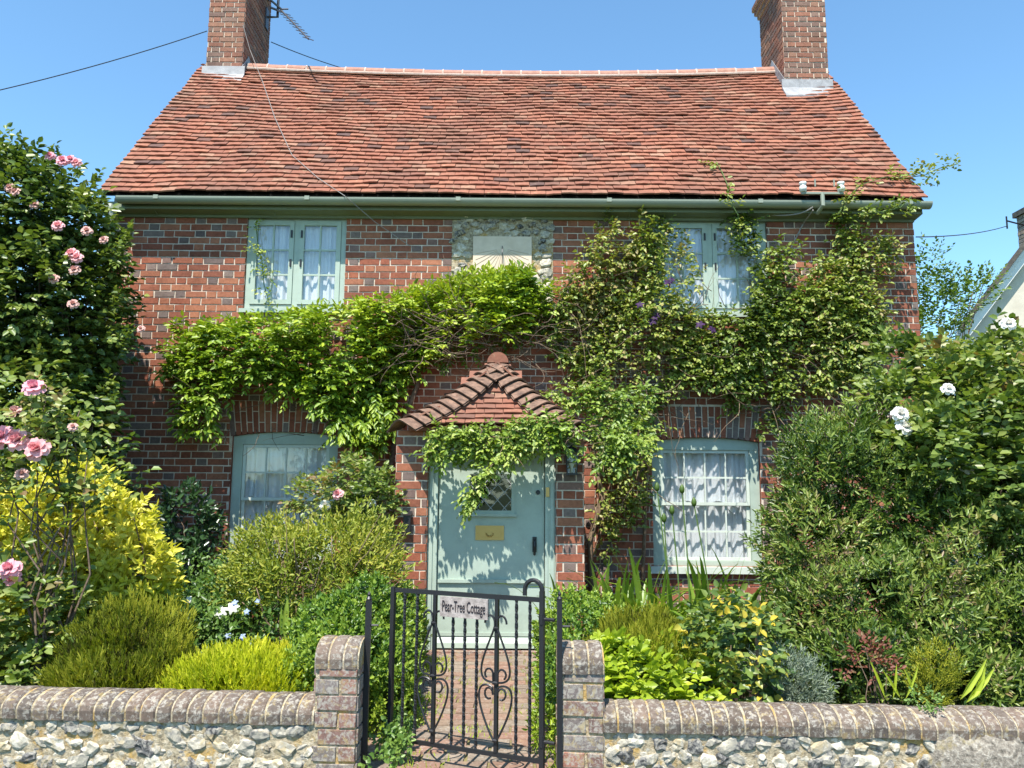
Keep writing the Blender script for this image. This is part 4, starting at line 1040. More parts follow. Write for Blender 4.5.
def daisy_mesh(name, mat, rad, n=6):
    b = MB()
    for i in range(n):
        a = 6.283 * i / n; ca, sa = math.cos(a), math.sin(a); w = rad * .32
        rows = [[(rad * t * ca - q * w * s * sa, rad * t * sa + q * w * s * ca, h) for q in (-1, 1)] for t, s, h in ((.05, .3, .01), (.55, 1, .012), (1, .35, .002))]
        for k in range(2): b.quad([rows[k][0], rows[k][1], rows[k + 1][1], rows[k + 1][0]], 0, random.random())
    o = b.build(name, mat); me = o.data; bpy.data.objects.remove(o); return me
def place(name, me, root, p, n=None, s=1.0, label=None):
    o = bpy.data.objects.new(name, me); COL.objects.link(o); o.parent = root
    nrm = Vector(n) if n is not None else Vector((random.uniform(-.4, .4), -1, .6)); M = nrm.to_track_quat('Z', 'Y').to_matrix().to_4x4() @ Matrix.Rotation(random.uniform(0, 6), 4, 'Z')
    o.matrix_basis = Matrix.Translation(Vector(p) - root.location) @ M @ Matrix.Scale(s, 4)
    if label: o['label'] = label
    return o
def stems_from(base, tips, rad=.008, mat=M_wood, root=None, name='stems', sway=.12, n=5):
    b = MB()
    for t in tips:
        t = Vector(t); s = Vector(base) + Vector((random.uniform(-.08, .08), random.uniform(-.08, .08), 0)); pts = [s]
        for i in range(1, 7):
            k = i / 6; p = s.lerp(t, k); p.z += .12 * math.sin(k * math.pi) * (t - s).length * .5; pts.append(p + Vector((random.gauss(0, 1), random.gauss(0, 1), random.gauss(0, .6))) * sway * .12 * (t - s).length * (0 if i == 6 else 1))
        b.tube(pts, [rad * (1.25 - .85 * i / 6) for i in range(7)], n)
    return b.build(name, mat, root, True)
def wander(b, p, d, L, rad, steps=10, curl=.5, n=4, g=0.0):
    p, d = Vector(p), Vector(d).normalized(); pts, rd = [p.copy()], [rad]
    for i in range(steps):
        d = (d + Vector((random.gauss(0, 1), random.gauss(0, .5), random.gauss(0, 1))) * curl * .45 + Vector((0, 0, g))).normalized(); p = p + d * (L / steps); pts.append(p.copy()); rd.append(rad * (1 - .7 * (i + 1) / steps))
    b.tube(pts, rd, n)
def E(px, py, Y, rx, ry=None, rz=None):
    """an ellipsoid lobe of a crown: centre seen at px,py at depth Y, radii in metres"""
    c = at(px, py, Y); return ((c.x, c.y, c.z), (rx, ry or rx, rz or rx))
AN = np.array
UP = AN([0., 0., 1.])

# ------------------------------------------------------------ climbing rose at the left corner
t = thing('climbing_rose', 'tall dark green climbing rose with pink blooms at the left corner of the cottage', 'rose', (-3.9, 7.1, 0))
bl = [E(12, 205, 6.9, .55, .5, .42), E(62, 225, 6.9, .36, .4, .36), E(92, 250, 7.0, .22, .3, .32), E(30, 300, 6.9, .7, .55, .7), E(80, 330, 7.0, .34, .35, .62), E(95, 300, 7.1, .24, .3, .5), E(-40, 260, 6.8, .8, .6, .9), E(20, 410, 6.9, .7, .5, .7), E(66, 430, 7.1, .36, .35, .6), E(-50, 470, 6.8, .8, .6, 1.0), E(40, 540, 7.0, .6, .5, .7), E(60, 500, 7.5, .5, .3, .8), E(60, 350, 7.7, .5, .25, 1.0), E(0, 350, 7.7, .6, .25, 1.0), E(-60, 350, 7.6, .6, .3, 1.1)]
P, N = blob_pts(bl, 7600, .26, 4, inner=.33)
P = P[:]; LV = Leaves()
d = un(N * .8 + AN([.05, -.25, .25]) + rv(len(P)) * .45)
shoots(LV, P, d, 6, rng.uniform(.13, .24, len(P)), .078, .054, 58, True, .43 + .26 * nz(P, 3), .2, .2, up=.65, droop=.25)
for k in range(26):                                                 # long arching canes with young leaves
    px, py = random.choice([(5, 165), (25, 168), (60, 180), (95, 205), (110, 220), (118, 260), (120, 300), (118, 350), (108, 400), (0, 160)])
    p = AN(at(px + random.uniform(-14, 4), py + random.uniform(-6, 12), 6.8)); m = 4
    dd = un(AN([random.uniform(.1, .9), -.3, random.uniform(-.1, .8)]))
    PP = p[None] + dd[None] * np.linspace(0, .22, m)[:, None]
    shoots(LV, PP, np.tile(dd, (m, 1)) + rv(m) * .6, 5, .15, .06, .04, 55, True, .6, .2, .2, up=.6, droop=.2)
LV.build('foliage', L_rosed, t)
stems_from((-4.0, 7.3, 0), [at(random.uniform(-20, 110), random.uniform(200, 420), 7.0) for _ in range(14)], .014, M_wood, t)
me_p = bloom_mesh('rose_bloom_pink', P_pink, .055); me_b = bloom_mesh('rose_bloom_blush', P_blush, .055); me_d = bloom_mesh('rose_bloom_deep', P_deep, .06); me_w = bloom_mesh('rose_bloom_white', P_white, .055)
for px, py, s, me in ((50, 156, .7, me_d), (63, 161, .9, me_d), (71, 160, .8, me_d), (77, 163, .8, me_p), (58, 226, .9, me_p), (87, 231, .8, me_b), (104, 240, .7, me_b), (72, 254, 1.0, me_p), (77, 258, .9, me_p), (75, 270, .9, me_b), (10, 188, .8, me_b), (15, 192, .8, me_b), (54, 279, .8, me_b), (73, 304, .8, me_b), (141, 329, .6, me_b), (35, 205, .7, me_b)):
    place('bloom', me, t, at(px, py, 6.38), (random.uniform(-.2, .3), -1, .5), s)

# ------------------------------------------------------------ golden shrub and the pink rose before it
t = thing('golden_shrub', 'rounded golden yellow leaved shrub behind the left garden wall', 'shrub', (-2.5, 5.6, 0))
bl = [E(70, 540, 5.6, .45, .45, .38), E(118, 572, 5.6, .30, .35, .28), E(20, 550, 5.5, .4, .4, .4), E(75, 490, 5.8, .2, .25, .14), E(95, 615, 5.4, .42, .35, .22), E(138, 592, 5.5, .18, .25, .2), E(20, 620, 5.3, .5, .4, .3), E(-40, 590, 5.4, .5, .4, .5)]
P, N = blob_pts(bl, 2300, .30, 6)
LV = Leaves(); d = un(N * .7 + AN([-.05, -.25, .5]) + rv(len(P)) * .4)
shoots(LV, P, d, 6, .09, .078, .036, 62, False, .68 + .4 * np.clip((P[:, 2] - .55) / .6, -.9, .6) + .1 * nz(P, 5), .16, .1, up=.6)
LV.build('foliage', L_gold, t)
stems_from((-2.45, 5.6, 0), [at(random.uniform(0, 160), random.uniform(510, 600), 5.5) for _ in range(16)], .009, M_wood, t)
LV2 = Leaves(); P2, N2 = blob_pts([E(5, 615, 4.75, .35, .2, .28), E(0, 680, 4.6, .26, .2, .22), E(40, 690, 4.6, .14, .2, .12)], 420, .2, 4)
t = thing('pink_rose_bush', 'pink rose bush with bare woody stems in front of the golden shrub', 'rose', (-2.2, 4.75, 0))
shoots(LV2, P2, un(N2 + AN([0, -.3, .3]) + rv(len(P2)) * .4), 5, .12, .058, .042, 60, True, .45, .2, .15, up=.7)
tips = [(33, 392, 4.75), (20, 402, 4.8), (38, 452, 4.7), (14, 446, 4.7), (66, 440, 4.8), (72, 425, 4.85), (50, 385, 4.8), (88, 455, 4.8), (95, 470, 4.85), (-8, 440, 4.7), (22, 476, 4.7), (40, 420, 4.75), (10, 560, 4.6), (80, 410, 4.85), (28, 430, 4.75), (60, 470, 4.75)]
T = [at(*q) for q in tips]; bb_ = at(58, 652, 4.75); bb_.z = 0
stems_from(bb_, T[:14], .0075, M_wood, t, sway=.3)
for q in T:
    n = 15; pp = AN(q)[None] + rng.normal(0, 1, (n, 3)) * AN([.13, .10, .10]) - UP * .10
    shoots(LV2, pp, rv(n) + AN([0, -.3, .4]), 5, .13, .056, .042, 62, True, rng.choice([.35, .5, .62, .75, .95], n, p=[.3, .3, .2, .12, .08]), .12, .1, up=.7, droop=.2)
for k in range(4):
    q = T[random.randrange(12)].lerp(bb_, random.uniform(.1, .5)); n = 5; shoots(LV2, AN(q)[None] + rng.normal(0, .06, (n, 3)), rv(n) + AN([0, -.4, .3]), 5, .12, .052, .038, 60, True, .5, .2, .1, up=.7, droop=.2)
LV2.build('foliage', L_rose, t)
for px, py, s, me, nn in ((34, 388, 1.05, me_d, (.1, -.7, .8)), (18, 440, 1.25, me_p, (0, -1, .5)), (37, 449, 1.25, me_p, (.1, -1, .35)), (3, 437, 1.15, me_d, (-.2, -1, .4)), (15, 412, .85, me_b, (0, -.6, .8)), (22, 474, .65, me_b, (.3, -.8, .5)), (10, 569, 1.0, me_d, (0, -.8, .6)), (12, 578, .8, me_d, (.1, -1, .2)), (73, 427, .5, me_b, (.3, -.8, .5))):
    place('bloom', me, t, at(px, py, 4.58), nn, s)

# ------------------------------------------------------------ dark evergreen by the wall, ground cover, heaths
t = thing('evergreen_shrub', 'dark glossy evergreen shrub against the brickwork beside the lower left window', 'shrub', (-2.9, 7.4, 0))
P, N = blob_pts([E(183, 522, 7.3, .24, .25, .26), E(170, 555, 7.3, .3, .25, .3), E(200, 570, 7.2, .18, .25, .25), E(170, 620, 7.3, .5, .3, .35)], 620, .25, 5)
LV = Leaves(); shoots(LV, P, un(N + AN([.05, -.3, .3]) + rv(len(P)) * .5), 5, .14, .075, .04, 60, False, .45, .25, .1, up=.6)
LV.build('foliage', L_cam, t); stems_from((-2.9, 7.45, 0), [at(random.uniform(155, 205), random.uniform(510, 570), 7.35) for _ in range(6)], .01, M_wood, t)
t = thing('ground_cover_plant', 'leafy green ground cover with small white star flowers below the left window', 'plant', (-1.9, 6.0, 0))
P, N = blob_pts([E(215, 625, 6.0, .35, .35, .28), E(260, 632, 5.9, .3, .3, .25), E(190, 600, 6.6, .35, .35, .3), E(240, 600, 6.5, .4, .3, .25), E(300, 640, 5.7, .3, .3, .2), E(180, 650, 5.5, .35, .3, .25)], 1500, .25, 6)
LV = Leaves(); shoots(LV, P, un(N + AN([0, -.2, .5]) + rv(len(P)) * .5), 5, .10, .042, .028, 60, False, .5 + .2 * nz(P, 4), .22, .15, up=.7)
LV.build('foliage', L_ground, t); dm = daisy_mesh('star_flower', P_white, .042); bm_ = daisy_mesh('blue_flower', P_blue, .025, 5)
for px, py in ((221, 612), (233, 608), (189, 600)): place('flower', dm, t, at(px, py, 5.66), (0, -1, .5), 1.15 if px > 200 else .7)
for px, py in ((235, 603), (258, 602), (243, 637), (228, 636), (247, 612)): place('flower', bm_, t, at(px, py, 5.6), (0, -1, .5), 1)
LV = Leaves(); q = at(285, 640, 5.5); LV.add(AN([q, q + Vector((.05, 0, 0)), q + Vector((-.02, .02, 0))]), AN([[.02, -.1, 1], [.3, -.1, .9], [-.1, -.1, 1.]]), AN([[0, -1, .1]] * 3), AN([.30, .24, .22]), AN([.045, .04, .035]), AN([.9, .8, .5])); LV.build('strap_leaves', L_strap, t)
def heath(name, label, blobs, n, mat, L, r, root, wood=0, W=.007, cat='heather', lump=.24):
    t = thing(name, label, cat, root); P, N = blob_pts(blobs, int(n * .8), lump, 7, (.78, 1.05), inner=.06); LV = Leaves()
    d = un(N * .55 + UP * .75 + AN([0, -.12, 0]) + rv(len(P)) * .28); lp_ = nz(P, 7); d = un(d + rv(len(P)) * .1)
    k = 9; m = len(P)
    for i in range(k):                                               # upright needled sprigs
        tt = i / k; e = rv(m)
        dd = un(d + e * (.62 - .35 * tt)); LV.add(P + d * (L * tt), dd, un(AN([0, -.6, .8]) + rv(m) * .6), L * .36, W, np.clip(r + .30 * lp_ + .15 * nz(P, 16) + .4 * (tt - .4) + rng.normal(0, .13, m), 0, 1))
    LV.build('foliage', mat, t, needle=True)
    return t
heath('olive_heather', 'rounded olive green heather mound in front of the golden shrub', [E(128, 655, 4.75, .30, .3, .24), E(100, 664, 4.7, .22, .26, .20), E(88, 690, 4.5, .20, .2, .16), E(160, 680, 4.6, .22, .22, .18), E(115, 690, 4.45, .25, .2, .15)], 4800, L_heathd, .085, .42, (-2.2, 4.7, 0))
heath('yellow_heather', 'bright yellow green heather mound close behind the left garden wall', [E(235, 688, 4.4, .28, .25, .14), E(202, 696, 4.4, .20, .2, .12), E(272, 690, 4.45, .22, .25, .14), E(240, 675, 4.8, .28, .25, .13), E(285, 680, 4.8, .15, .2, .13)], 4300, L_heathb, .075, .50, (-1.45, 4.5, 0))
heath('green_heather', 'green heather mound right of the gate behind the brick pier', [E(648, 648, 4.9, .26, .3, .19), E(678, 656, 4.85, .17, .25, .16), E(618, 656, 4.8, .16, .25, .14), E(650, 670, 4.6, .24, .25, .18)], 3800, L_heathd, .08, .5, (.9, 4.9, 0))
def generic(name, label, cat, root, blobs, n, k, ln, L, W, mat, r=.5, ang=60, planar=False, up=.6, lump=.2, lf=4, dirv=(0, -.25, .4), rj=.2, tip=.15, droop=0., inner=.12, wood=None, shell=(.72, 1.04), dj=.45, nrad=.009):
    t = thing(name, label, cat, root); P, N = blob_pts(blobs, n, lump, lf, shell, inner=inner); LV = Leaves()
    shoots(LV, P, un(N * .8 + AN(dirv) + rv(n) * dj), k, ln, L, W, ang, planar, r + .2 * nz(P, 3) + .12 * nz(P, 9), rj, tip, up=up, droop=droop)
    LV.build('foliage', mat, t)
    if wood: stems_from((root[0], root[1], 0), [P[i] for i in rng.choice(n, wood)], nrad, M_wood, t)
    return t
# ------------------------------------------------------------ shrubs round the path
ol = generic('olive_shrub', 'olive green twiggy shrub with narrow leaves before the lower left window', 'shrub', (-1.75, 6.1, 0),
    [E(272, 560, 6.1, .24, .3, .22), E(335, 562, 6.0, .30, .3, .25), E(370, 562, 6.0, .13, .25, .22), E(308, 580, 5.9, .42, .3, .24), E(365, 590, 5.8, .2, .25, .24), E(258, 585, 6.1, .15, .25, .2)], 1350, 9, .20, .048, .017, L_olive, .55, 50, False, .5, .3, 5, (0, -.1, .7), tip=.35, dj=.55)
b = MB(); q0 = at(300, 655, 5.75); q0.z = 0
for k in range(16): wander(b, q0 + Vector((random.uniform(-.18, .18), random.uniform(-.1, .1), 0)), (random.uniform(-.35, .35), -.05, 1), random.uniform(.55, 1.1), .012, 9, .35)
for k in range(22):
    p = at(random.uniform(270, 390), random.uniform(540, 640), 5.62); wander(b, p, (random.uniform(-.6, .6), -.1, 1), random.uniform(.15, .4), .005, 6, .4)
b.build('stems', M_twig, ol, True)
wr = generic('window_rose', 'rose with a pink and two white blooms beside the lower left window', 'rose', (-1.5, 6.7, 0), [E(350, 488, 6.7, .26, .2, .2), E(320, 498, 6.7, .18, .2, .14), E(375, 500, 6.6, .18, .2, .25)], 420, 5, .13, .052, .036, L_rose, .5, 58, True, .65, .3, 5, droop=.2, wood=6)
for px, py, me, s in ((338, 494, me_p, .85), (325, 505, me_w, .8), (372, 503, me_w, .6)): place('bloom', me, wr, at(px, py, 6.42), None, s)
hL = [E(345, 672, 4.6, .24, .26, .26), E(308, 690, 4.5, .12, .2, .22), E(390, 682, 4.85, .13, .25, .28), E(390, 655, 5.4, .16, .35, .32), E(403, 636, 6.0, .13, .3, .32), E(330, 650, 4.95, .22, .3, .3), E(386, 705, 4.6, .13, .2, .24), E(366, 640, 5.0, .2, .3, .32)]
generic('box_hedge', 'clipped green box hedge along the left side of the brick path', 'hedge', (-.8, 5.0, 0), hL, 3600, 7, .075, .034, .021, L_box, .52, 55, False, .5, .1, 5, (0, -.15, .7), tip=.4, shell=(.8, 1.03))
generic('low_box_bush', 'small green box bush right of the path behind the right pier', 'bush', (.5, 5.2, 0), [E(575, 640, 5.2, .22, .4, .28), E(556, 650, 5.6, .12, .3, .22), E(590, 635, 5.6, .25, .3, .25), E(566, 680, 4.5, .12, .3, .2)], 1200, 7, .07, .032, .019, L_box, .5, 55, False, .5, .12, 5, (0, -.15, .7), tip=.4)
generic('lime_geranium', 'bright lime green leafy clump behind the right garden wall', 'plant', (.85, 4.4, 0), [E(635, 690, 4.4, .22, .22, .18), E(680, 694, 4.4, .2, .2, .14), E(610, 680, 4.4, .12, .2, .2), E(650, 680, 4.6, .25, .2, .18)], 950, 5, .07, .058, .04, L_lime, .5, 70, True, .75, .2, 6, (0, -.3, .6), rj=.22, droop=.1)
# agapanthus: arching straps and bud stalks
t = thing('agapanthus', 'arching strap leaved agapanthus with tall pale bud stalks below the lower right window', 'plant', (1.2, 6.4, 0))
b = MB()
for k in range(250):
    px, Y = (random.gauss(632, 30), random.uniform(5.9, 6.5)) if k < 130 else (random.gauss(712, 26), random.uniform(5.9, 6.5))
    base = Vector((at(px, 620, Y).x, Y, .02)); a = random.uniform(-1.5, 1.5) if random.random() < .75 else random.uniform(-3.1, 3.1); lean = random.uniform(.15, .95); L = random.uniform(.7, 1.15); h = random.uniform(.5, 1.0)
    dr = Vector((math.sin(a), -math.cos(a), 0)); sd_ = Vector((math.cos(a), math.sin(a), 0)); wd = random.uniform(.014, .023); prev = None; rr = random.random()
    for i in range(8):
        u = i / 7; p = base + dr * (L * lean * u ** 1.3) + Z * (L * (1.25 * u - (.25 + .75 * lean) * u * u))
        w_ = wd * (1 - u ** 3) + .001; cur = (p - sd_ * w_ + Z * .004, p, p + sd_ * w_ + Z * .004)
        if prev:
            b.quad([prev[0], prev[1], cur[1], cur[0]], 0, rr); b.quad([prev[1], prev[2], cur[2], cur[1]], 0, rr)
        prev = cur
b.build('foliage', L_strap, t, True)
for px0, py0, px1, py1 in ((671, 590, 657, 489), (680, 585, 672, 512), (690, 590, 682, 491), (713, 575, 694, 504), (668, 600, 664, 520)):
    a_, c_ = at(px0, py0, 6.1), at(px1, py1, 6.15); a_.z = min(a_.z, .3); s = MB(); s.tube([a_, a_.lerp(c_, .5) + Vector((.01, 0, 0)), c_], .0055, 5); st_ = s.build('bud_stalk', M_greenstem, t)
    s = MB(); s.lathe(c_ - Z * .02, [(.006, 0), (.018, .012), (.022, .035), (.014, .06), (.002, .075)], 8); s.build('bud', L_porch, st_, True)
yr = generic('yellowing_rose', 'rose bush with yellowing leaves behind the right garden wall', 'rose', (1.25, 4.5, 0), [E(735, 645, 4.5, .17, .2, .2), E(712, 636, 4.6, .12, .2, .15), E(758, 640, 4.5, .11, .15, .13), E(728, 682, 4.4, .15, .15, .14)], 230, 5, .12, .052, .038, L_yrose, .45, 62, True, .65, .3, 6, rj=.28, droop=.25, wood=8, nrad=.006)
LV = Leaves()
for px, py in ((725, 611), (748, 622), (760, 628), (763, 657), (726, 655), (722, 685)):
    m = 3; LV.add(AN(at(px, py, 4.28))[None] + rng.normal(0, .018, (m, 3)), rv(m) + AN([0, -.3, -.2]), AN([[0, -.7, .7]]) + rv(m) * .5, .05, .036, .92 + .08 * rng.random(m))
LV.build('yellow_leaves', L_yrose, yr)
b = MB(); q = at(756, 700, 4.35); q.z = 0; b.tube([q, at(757, 640, 4.35)], .008, 6); b.build('support_cane', M_twig, yr)
generic('grey_lavender', 'soft grey green tufted plant at the foot of the large shrub', 'plant', (1.65, 4.5, 0), [E(778, 680, 4.5, .14, .15, .14), E(800, 690, 4.5, .12, .15, .1)], 420, 8, .09, .035, .006, L_grey, .5, 35, False, .4, .2, 6, (0, -.2, .9))
# ------------------------------------------------------------ the big shrub and white rose on the right
hb = [E(880, 505, 5.7, .56, .5, .48), E(830, 475, 5.8, .30, .4, .36), E(818, 560, 5.5, .32, .4, .42), E(855, 440, 5.9, .22, .35, .2), E(960, 560, 5.5, .6, .5, .5), E(880, 620, 5.2, .55, .45, .42), E(1000, 640, 5.1, .5, .45, .42), E(822, 625, 5.2, .22, .35, .32), E(960, 690, 4.75, .4, .3, .25), E(850, 680, 4.8, .3, .3, .25), E(1060, 560, 5.4, .5, .5, .7)]
sh_ = generic('large_shrub', 'large rounded shrub with narrow dark green leaves in front of the lower right window', 'shrub', (2.7, 5.5, 0), hb, 8400, 9, .125, .056, .0165, L_hebe, .40, 52, False, .4, .32, 5, (0, -.15, .45), rj=.2, tip=.30, inner=.1, wood=20, dj=.32)
LV = Leaves(); P, N = blob_pts(hb, 520, .2, 3.2, (1.0, 1.08), inner=0)
d = un(N + UP * .5 + rv(len(P)) * .4)
for i in range(6): LV.add(P + d * (.02 * i), un(d + rv(len(P)) * .5), rv(len(P)), .022, .010, .5)
LV.build('flower_spikes', leafmat('pinkish_spike', [(.20, .12, .10), (.30, .20, .16)], .2), sh_)
wt_ = [E(965, 385, 6.0, .42, .4, .26), E(1015, 372, 6.0, .32, .4, .24), E(1000, 430, 5.7, .5, .45, .40), E(920, 410, 5.9, .32, .35, .22), E(940, 455, 5.5, .40, .35, .28), E(1050, 450, 5.5, .5, .5, .46), E(905, 365, 6.3, .18, .25, .16), E(1000, 490, 5.3, .4, .3, .25)]
wr = generic('white_rose', 'tall white flowered rose above the large shrub on the right', 'rose', (3.5, 6.0, 0), wt_, 2300, 6, .16, .070, .05, L_rose, .44, 58, True, .68, .34, 5, (0, -.25, .35), rj=.17, tip=.12, droop=.2, wood=16, nrad=.011)
for px, py, s in ((900, 414, 1.0), (904, 427, 1.05), (968, 467, 1.0), (1016, 467, 1.0), (1008, 324, .9), (948, 389, .8)): place('bloom', me_w, wr, at(px, py, 5.28), (random.uniform(-.3, .3), -1, .6), s)
generic('wispy_tree', 'wispy small tree showing against the sky behind the right corner of the cottage', 'tree', (5.4, 10.5, 0), [E(935, 300, 10.2, .30, .3, .5), E(925, 330, 10.2, .5, .4, .6), E(960, 300, 10.2, .35, .3, .3), E(930, 265, 10.2, .13, .2, .22), E(975, 290, 10.2, .22, .2, .16)], 520, 6, .2, .06, .036, L_tree, .5, 55, True, .5, .45, 3, (0, -.2, .6), wood=22, shell=(.5, 1.1), nrad=.012)
# small plants along the right wall
t = generic('red_leaved_plant', 'small coppery red leaved plant low in front of the large shrub', 'plant', (2.0, 4.35, 0), [E(868, 655, 4.35, .07, .08, .04), E(882, 670, 4.35, .06, .08, .04), E(848, 666, 4.35, .04, .08, .03)], 46, 5, .07, .03, .017, L_red, .4, 60, True, .6, .3, 6, wood=8, nrad=.004)
t = thing('dry_strap_plant', 'withered yellow green strap leaves leaning over the right garden wall', 'plant', (2.3, 4.2, 0)); LV = Leaves()
for px, py, dx, L, r in ((960, 700, .5, .26, .95), (966, 703, .62, .24, .9), (972, 703, .3, .2, .8), (885, 698, -.25, .2, .9), (893, 699, .1, .18, .9), (905, 700, .3, .2, .95), (915, 700, -.2, .16, .8), (900, 698, -.4, .16, .7)):
    LV.add(AN([at(px, py, 4.12)]), AN([[dx, -.1, .7]]), AN([[0., -1, .3]]), L, .017 if px < 950 else .032, r)
LV.build('foliage', L_lime, t)
generic('golden_sprig', 'small yellow green feathery plant among the stems of the large shrub', 'plant', (2.2, 4.4, 0), [E(938, 670, 4.4, .09, .1, .11), E(930, 690, 4.35, .1, .1, .08)], 260, 7, .06, .025, .006, L_heathd, .75, 35, False, .4, .2, 6, (0, -.2, .9))
t = generic('wall_weed', 'small green weed growing on the coping of the right wall', 'weed', tuple(at(925, 704, 3.8)), [E(924, 700, 3.83, .035, .04, .03), E(934, 706, 3.78, .02, .03, .02)], 40, 4, .035, .018, .012, L_ground, .6, 60, False, .7)
# ------------------------------------------------------------ wisteria over the left window
WP = [(166, 352), (178, 328), (212, 332), (248, 327), (290, 322), (345, 318), (372, 306), (400, 300), (440, 308), (470, 300), (482, 290), (505, 283), (530, 282), (552, 296), (545, 318), (520, 336), (474, 346), (436, 362), (412, 380), (398, 400), (392, 440), (372, 462), (350, 440), (340, 428), (322, 410), (300, 396), (262, 384), (240, 384), (226, 402), (214, 432), (190, 438), (178, 424), (184, 396), (170, 378)]
t = thing('wisteria', 'bright green wisteria trained across the brick wall over the lower left window', 'climber', (-1.5, YW, 0))
bul = lambda x, y: .45 + .55 * np.clip((x - 165) / 60, 0, 1) * np.clip((545 - x) / 90, .3, 1)
P = wall_pts(WP, 2500, .62, YW, -.55, 4.2, bul); LV = Leaves()
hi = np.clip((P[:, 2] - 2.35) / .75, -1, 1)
d = un(AN([0, -.75, .12]) + rv(len(P)) * .62 + UP * np.clip(hi, 0, 1)[:, None] * .55)
A_ = rng.random(len(P)) < .5
for ms, nl, l0, l1, LL, WW in ((A_, 8, .16, .28, .080, .036), (~A_, 7, .10, .20, .060, .028)):
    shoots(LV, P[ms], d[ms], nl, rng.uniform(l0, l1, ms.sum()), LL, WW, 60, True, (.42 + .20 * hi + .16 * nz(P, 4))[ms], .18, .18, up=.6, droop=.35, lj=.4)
P2 = wall_pts([(178, 345), (215, 338), (250, 332), (340, 322), (400, 306), (480, 280), (530, 280), (535, 300), (400, 310), (300, 322), (190, 350)], 330, .5, YW, -2, 2.4, bul)
shoots(LV, P2, un(AN([0, -.3, 1.]) + rv(len(P2)) * .45), 7, .17, .075, .032, 55, True, .85, .12, .15, up=.5, droop=.15)
for k in range(12):                                                   # sprays hanging over the arch
    q = AN(at(random.choice([random.uniform(180, 225), random.uniform(335, 400), random.uniform(345, 400)]), random.uniform(395, 425), YW - random.uniform(.15, .5))); m = 7
    shoots(LV, q[None] + rng.normal(0, .06, (m, 3)), AN([0, -.45, -.5]) + rv(m) * .4, 8, .24, .075, .034, 60, True, .5, .15, .15, up=.7, droop=.4)
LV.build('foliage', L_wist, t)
b = MB()
bt = MB()
q = at(398, 600, YW - .12); q.z = 0; b.tube([q, at(394, 560, YW - .12), at(385, 500, YW - .10), at(395, 440, YW - .12), at(420, 380, YW - .1), at(400, 345, YW - .1), at(330, 355, YW - .1), at(250, 360, YW - .08), at(190, 370, YW - .06)], [.035, .035, .03, .03, .028, .024, .02, .014, .007], 7)
for k in range(130):
    p = at(random.uniform(390, 545), random.uniform(314, 362), YW - random.uniform(.1, .5)); wander(bt, p, (random.uniform(-1, 1), random.uniform(-.5, .1), random.uniform(-.4, .6)), random.uniform(.3, .75), .006, 9, .55)
for k in range(40):
    p = at(random.uniform(190, 400), random.uniform(340, 440), YW - random.uniform(.05, .3)); wander(b, p, (random.uniform(-1, 1), -.3, random.uniform(-.6, .3)), random.uniform(.3, .6), .005, 8, .5)
P3 = wall_pts([(395, 330), (440, 315), (545, 300), (550, 335), (500, 350), (440, 365), (405, 380)], 260, .12, YW, -2)
LV = Leaves(); shoots(LV, P3, un(AN([0, -.5, .1]) + rv(len(P3)) * .7), 6, .16, .06, .028, 60, True, .15, .15, .1, up=.5, droop=.3); LV.build('inner_foliage', L_wist, t)  # back layer coloured dark, putting the shade deep among the twigs into the leaves
b.build('stems', M_wood, t, True); bt.build('twigs', M_wood, t, True)
# ------------------------------------------------------------ mixed climbers right of the porch
t = thing('clematis', 'tangled olive green clematis covering the wall round the upper right window', 'climber', (1.5, YW, 0)); LV = Leaves()
def vine(poly, n, thick, thr=-.3, r=.42, ln=(.10, .2), L=.056, W=.037, f=3.0, Y0=YW, k=5, dz=.1, al=LV):
    P = wall_pts(poly, n, thick, Y0, thr, f)
    shoots(al, P, un(AN([0, -.7, dz]) + rv(len(P)) * .75), k, rng.uniform(*ln, len(P)), L, W, 60, True, r + .26 * nz(P, 2.2) + .1 * nz(P, 6), .2, .12, up=.62, droop=.3)
vine([(548, 300), (575, 262), (610, 228), (645, 216), (668, 226), (660, 268), (672, 296), (700, 316), (740, 318), (762, 300), (790, 285), (860, 290), (880, 330), (872, 372), (820, 392), (790, 402), (742, 396), (700, 384), (668, 404), (600, 400), (572, 380), (548, 350)], 3100, .32, -.66, .46, f=4.2)
vine([(600, 400), (660, 400), (650, 470), (648, 540), (622, 565), (602, 560), (600, 500)], 330, .26, -.35, .45)
vine([(748, 318), (752, 268), (768, 244), (800, 252), (838, 262), (885, 300), (882, 340), (800, 350), (740, 345)], 800, .28, -.4, .6, f=4.2)
vine([(800, 335), (840, 240), (900, 240), (896, 262), (865, 330), (890, 372), (830, 385)], 430, .25, -.3, .55)
vine([(700, 370), (790, 360), (800, 395), (775, 430), (740, 440), (730, 405)], 120, .13, 0, .45)
vine([(832, 212), (846, 216), (852, 260), (838, 262)], 60, .15, -2, .45)
vine([(728, 215), (752, 215), (758, 262), (738, 262)], 90, .2, -2, .25)
vine([(600, 222), (612, 205), (622, 232), (606, 250)], 22, .12, -2, .55)
vine([(655, 225), (665, 222), (690, 245), (700, 270), (706, 285), (690, 292), (668, 270)], 45, .25, -2, .6)
LV.build('foliage', L_clem, t)
b = MB()
for k in range(150):
    p = at(random.uniform(555, 860), random.uniform(290, 420), YW - random.uniform(.04, .25)); wander(b, p, (random.uniform(-1, 1), -.15, random.uniform(-.7, .7)), random.uniform(.3, .8), .0045, 9, .5)
for k in range(34):
    p = at(random.uniform(592, 650), random.uniform(400, 520), YW - random.uniform(.04, .25)); wander(b, p, (random.uniform(-.3, .3), -.05, random.choice([-1, 1])), random.uniform(.4, .9), .008, 10, .35)
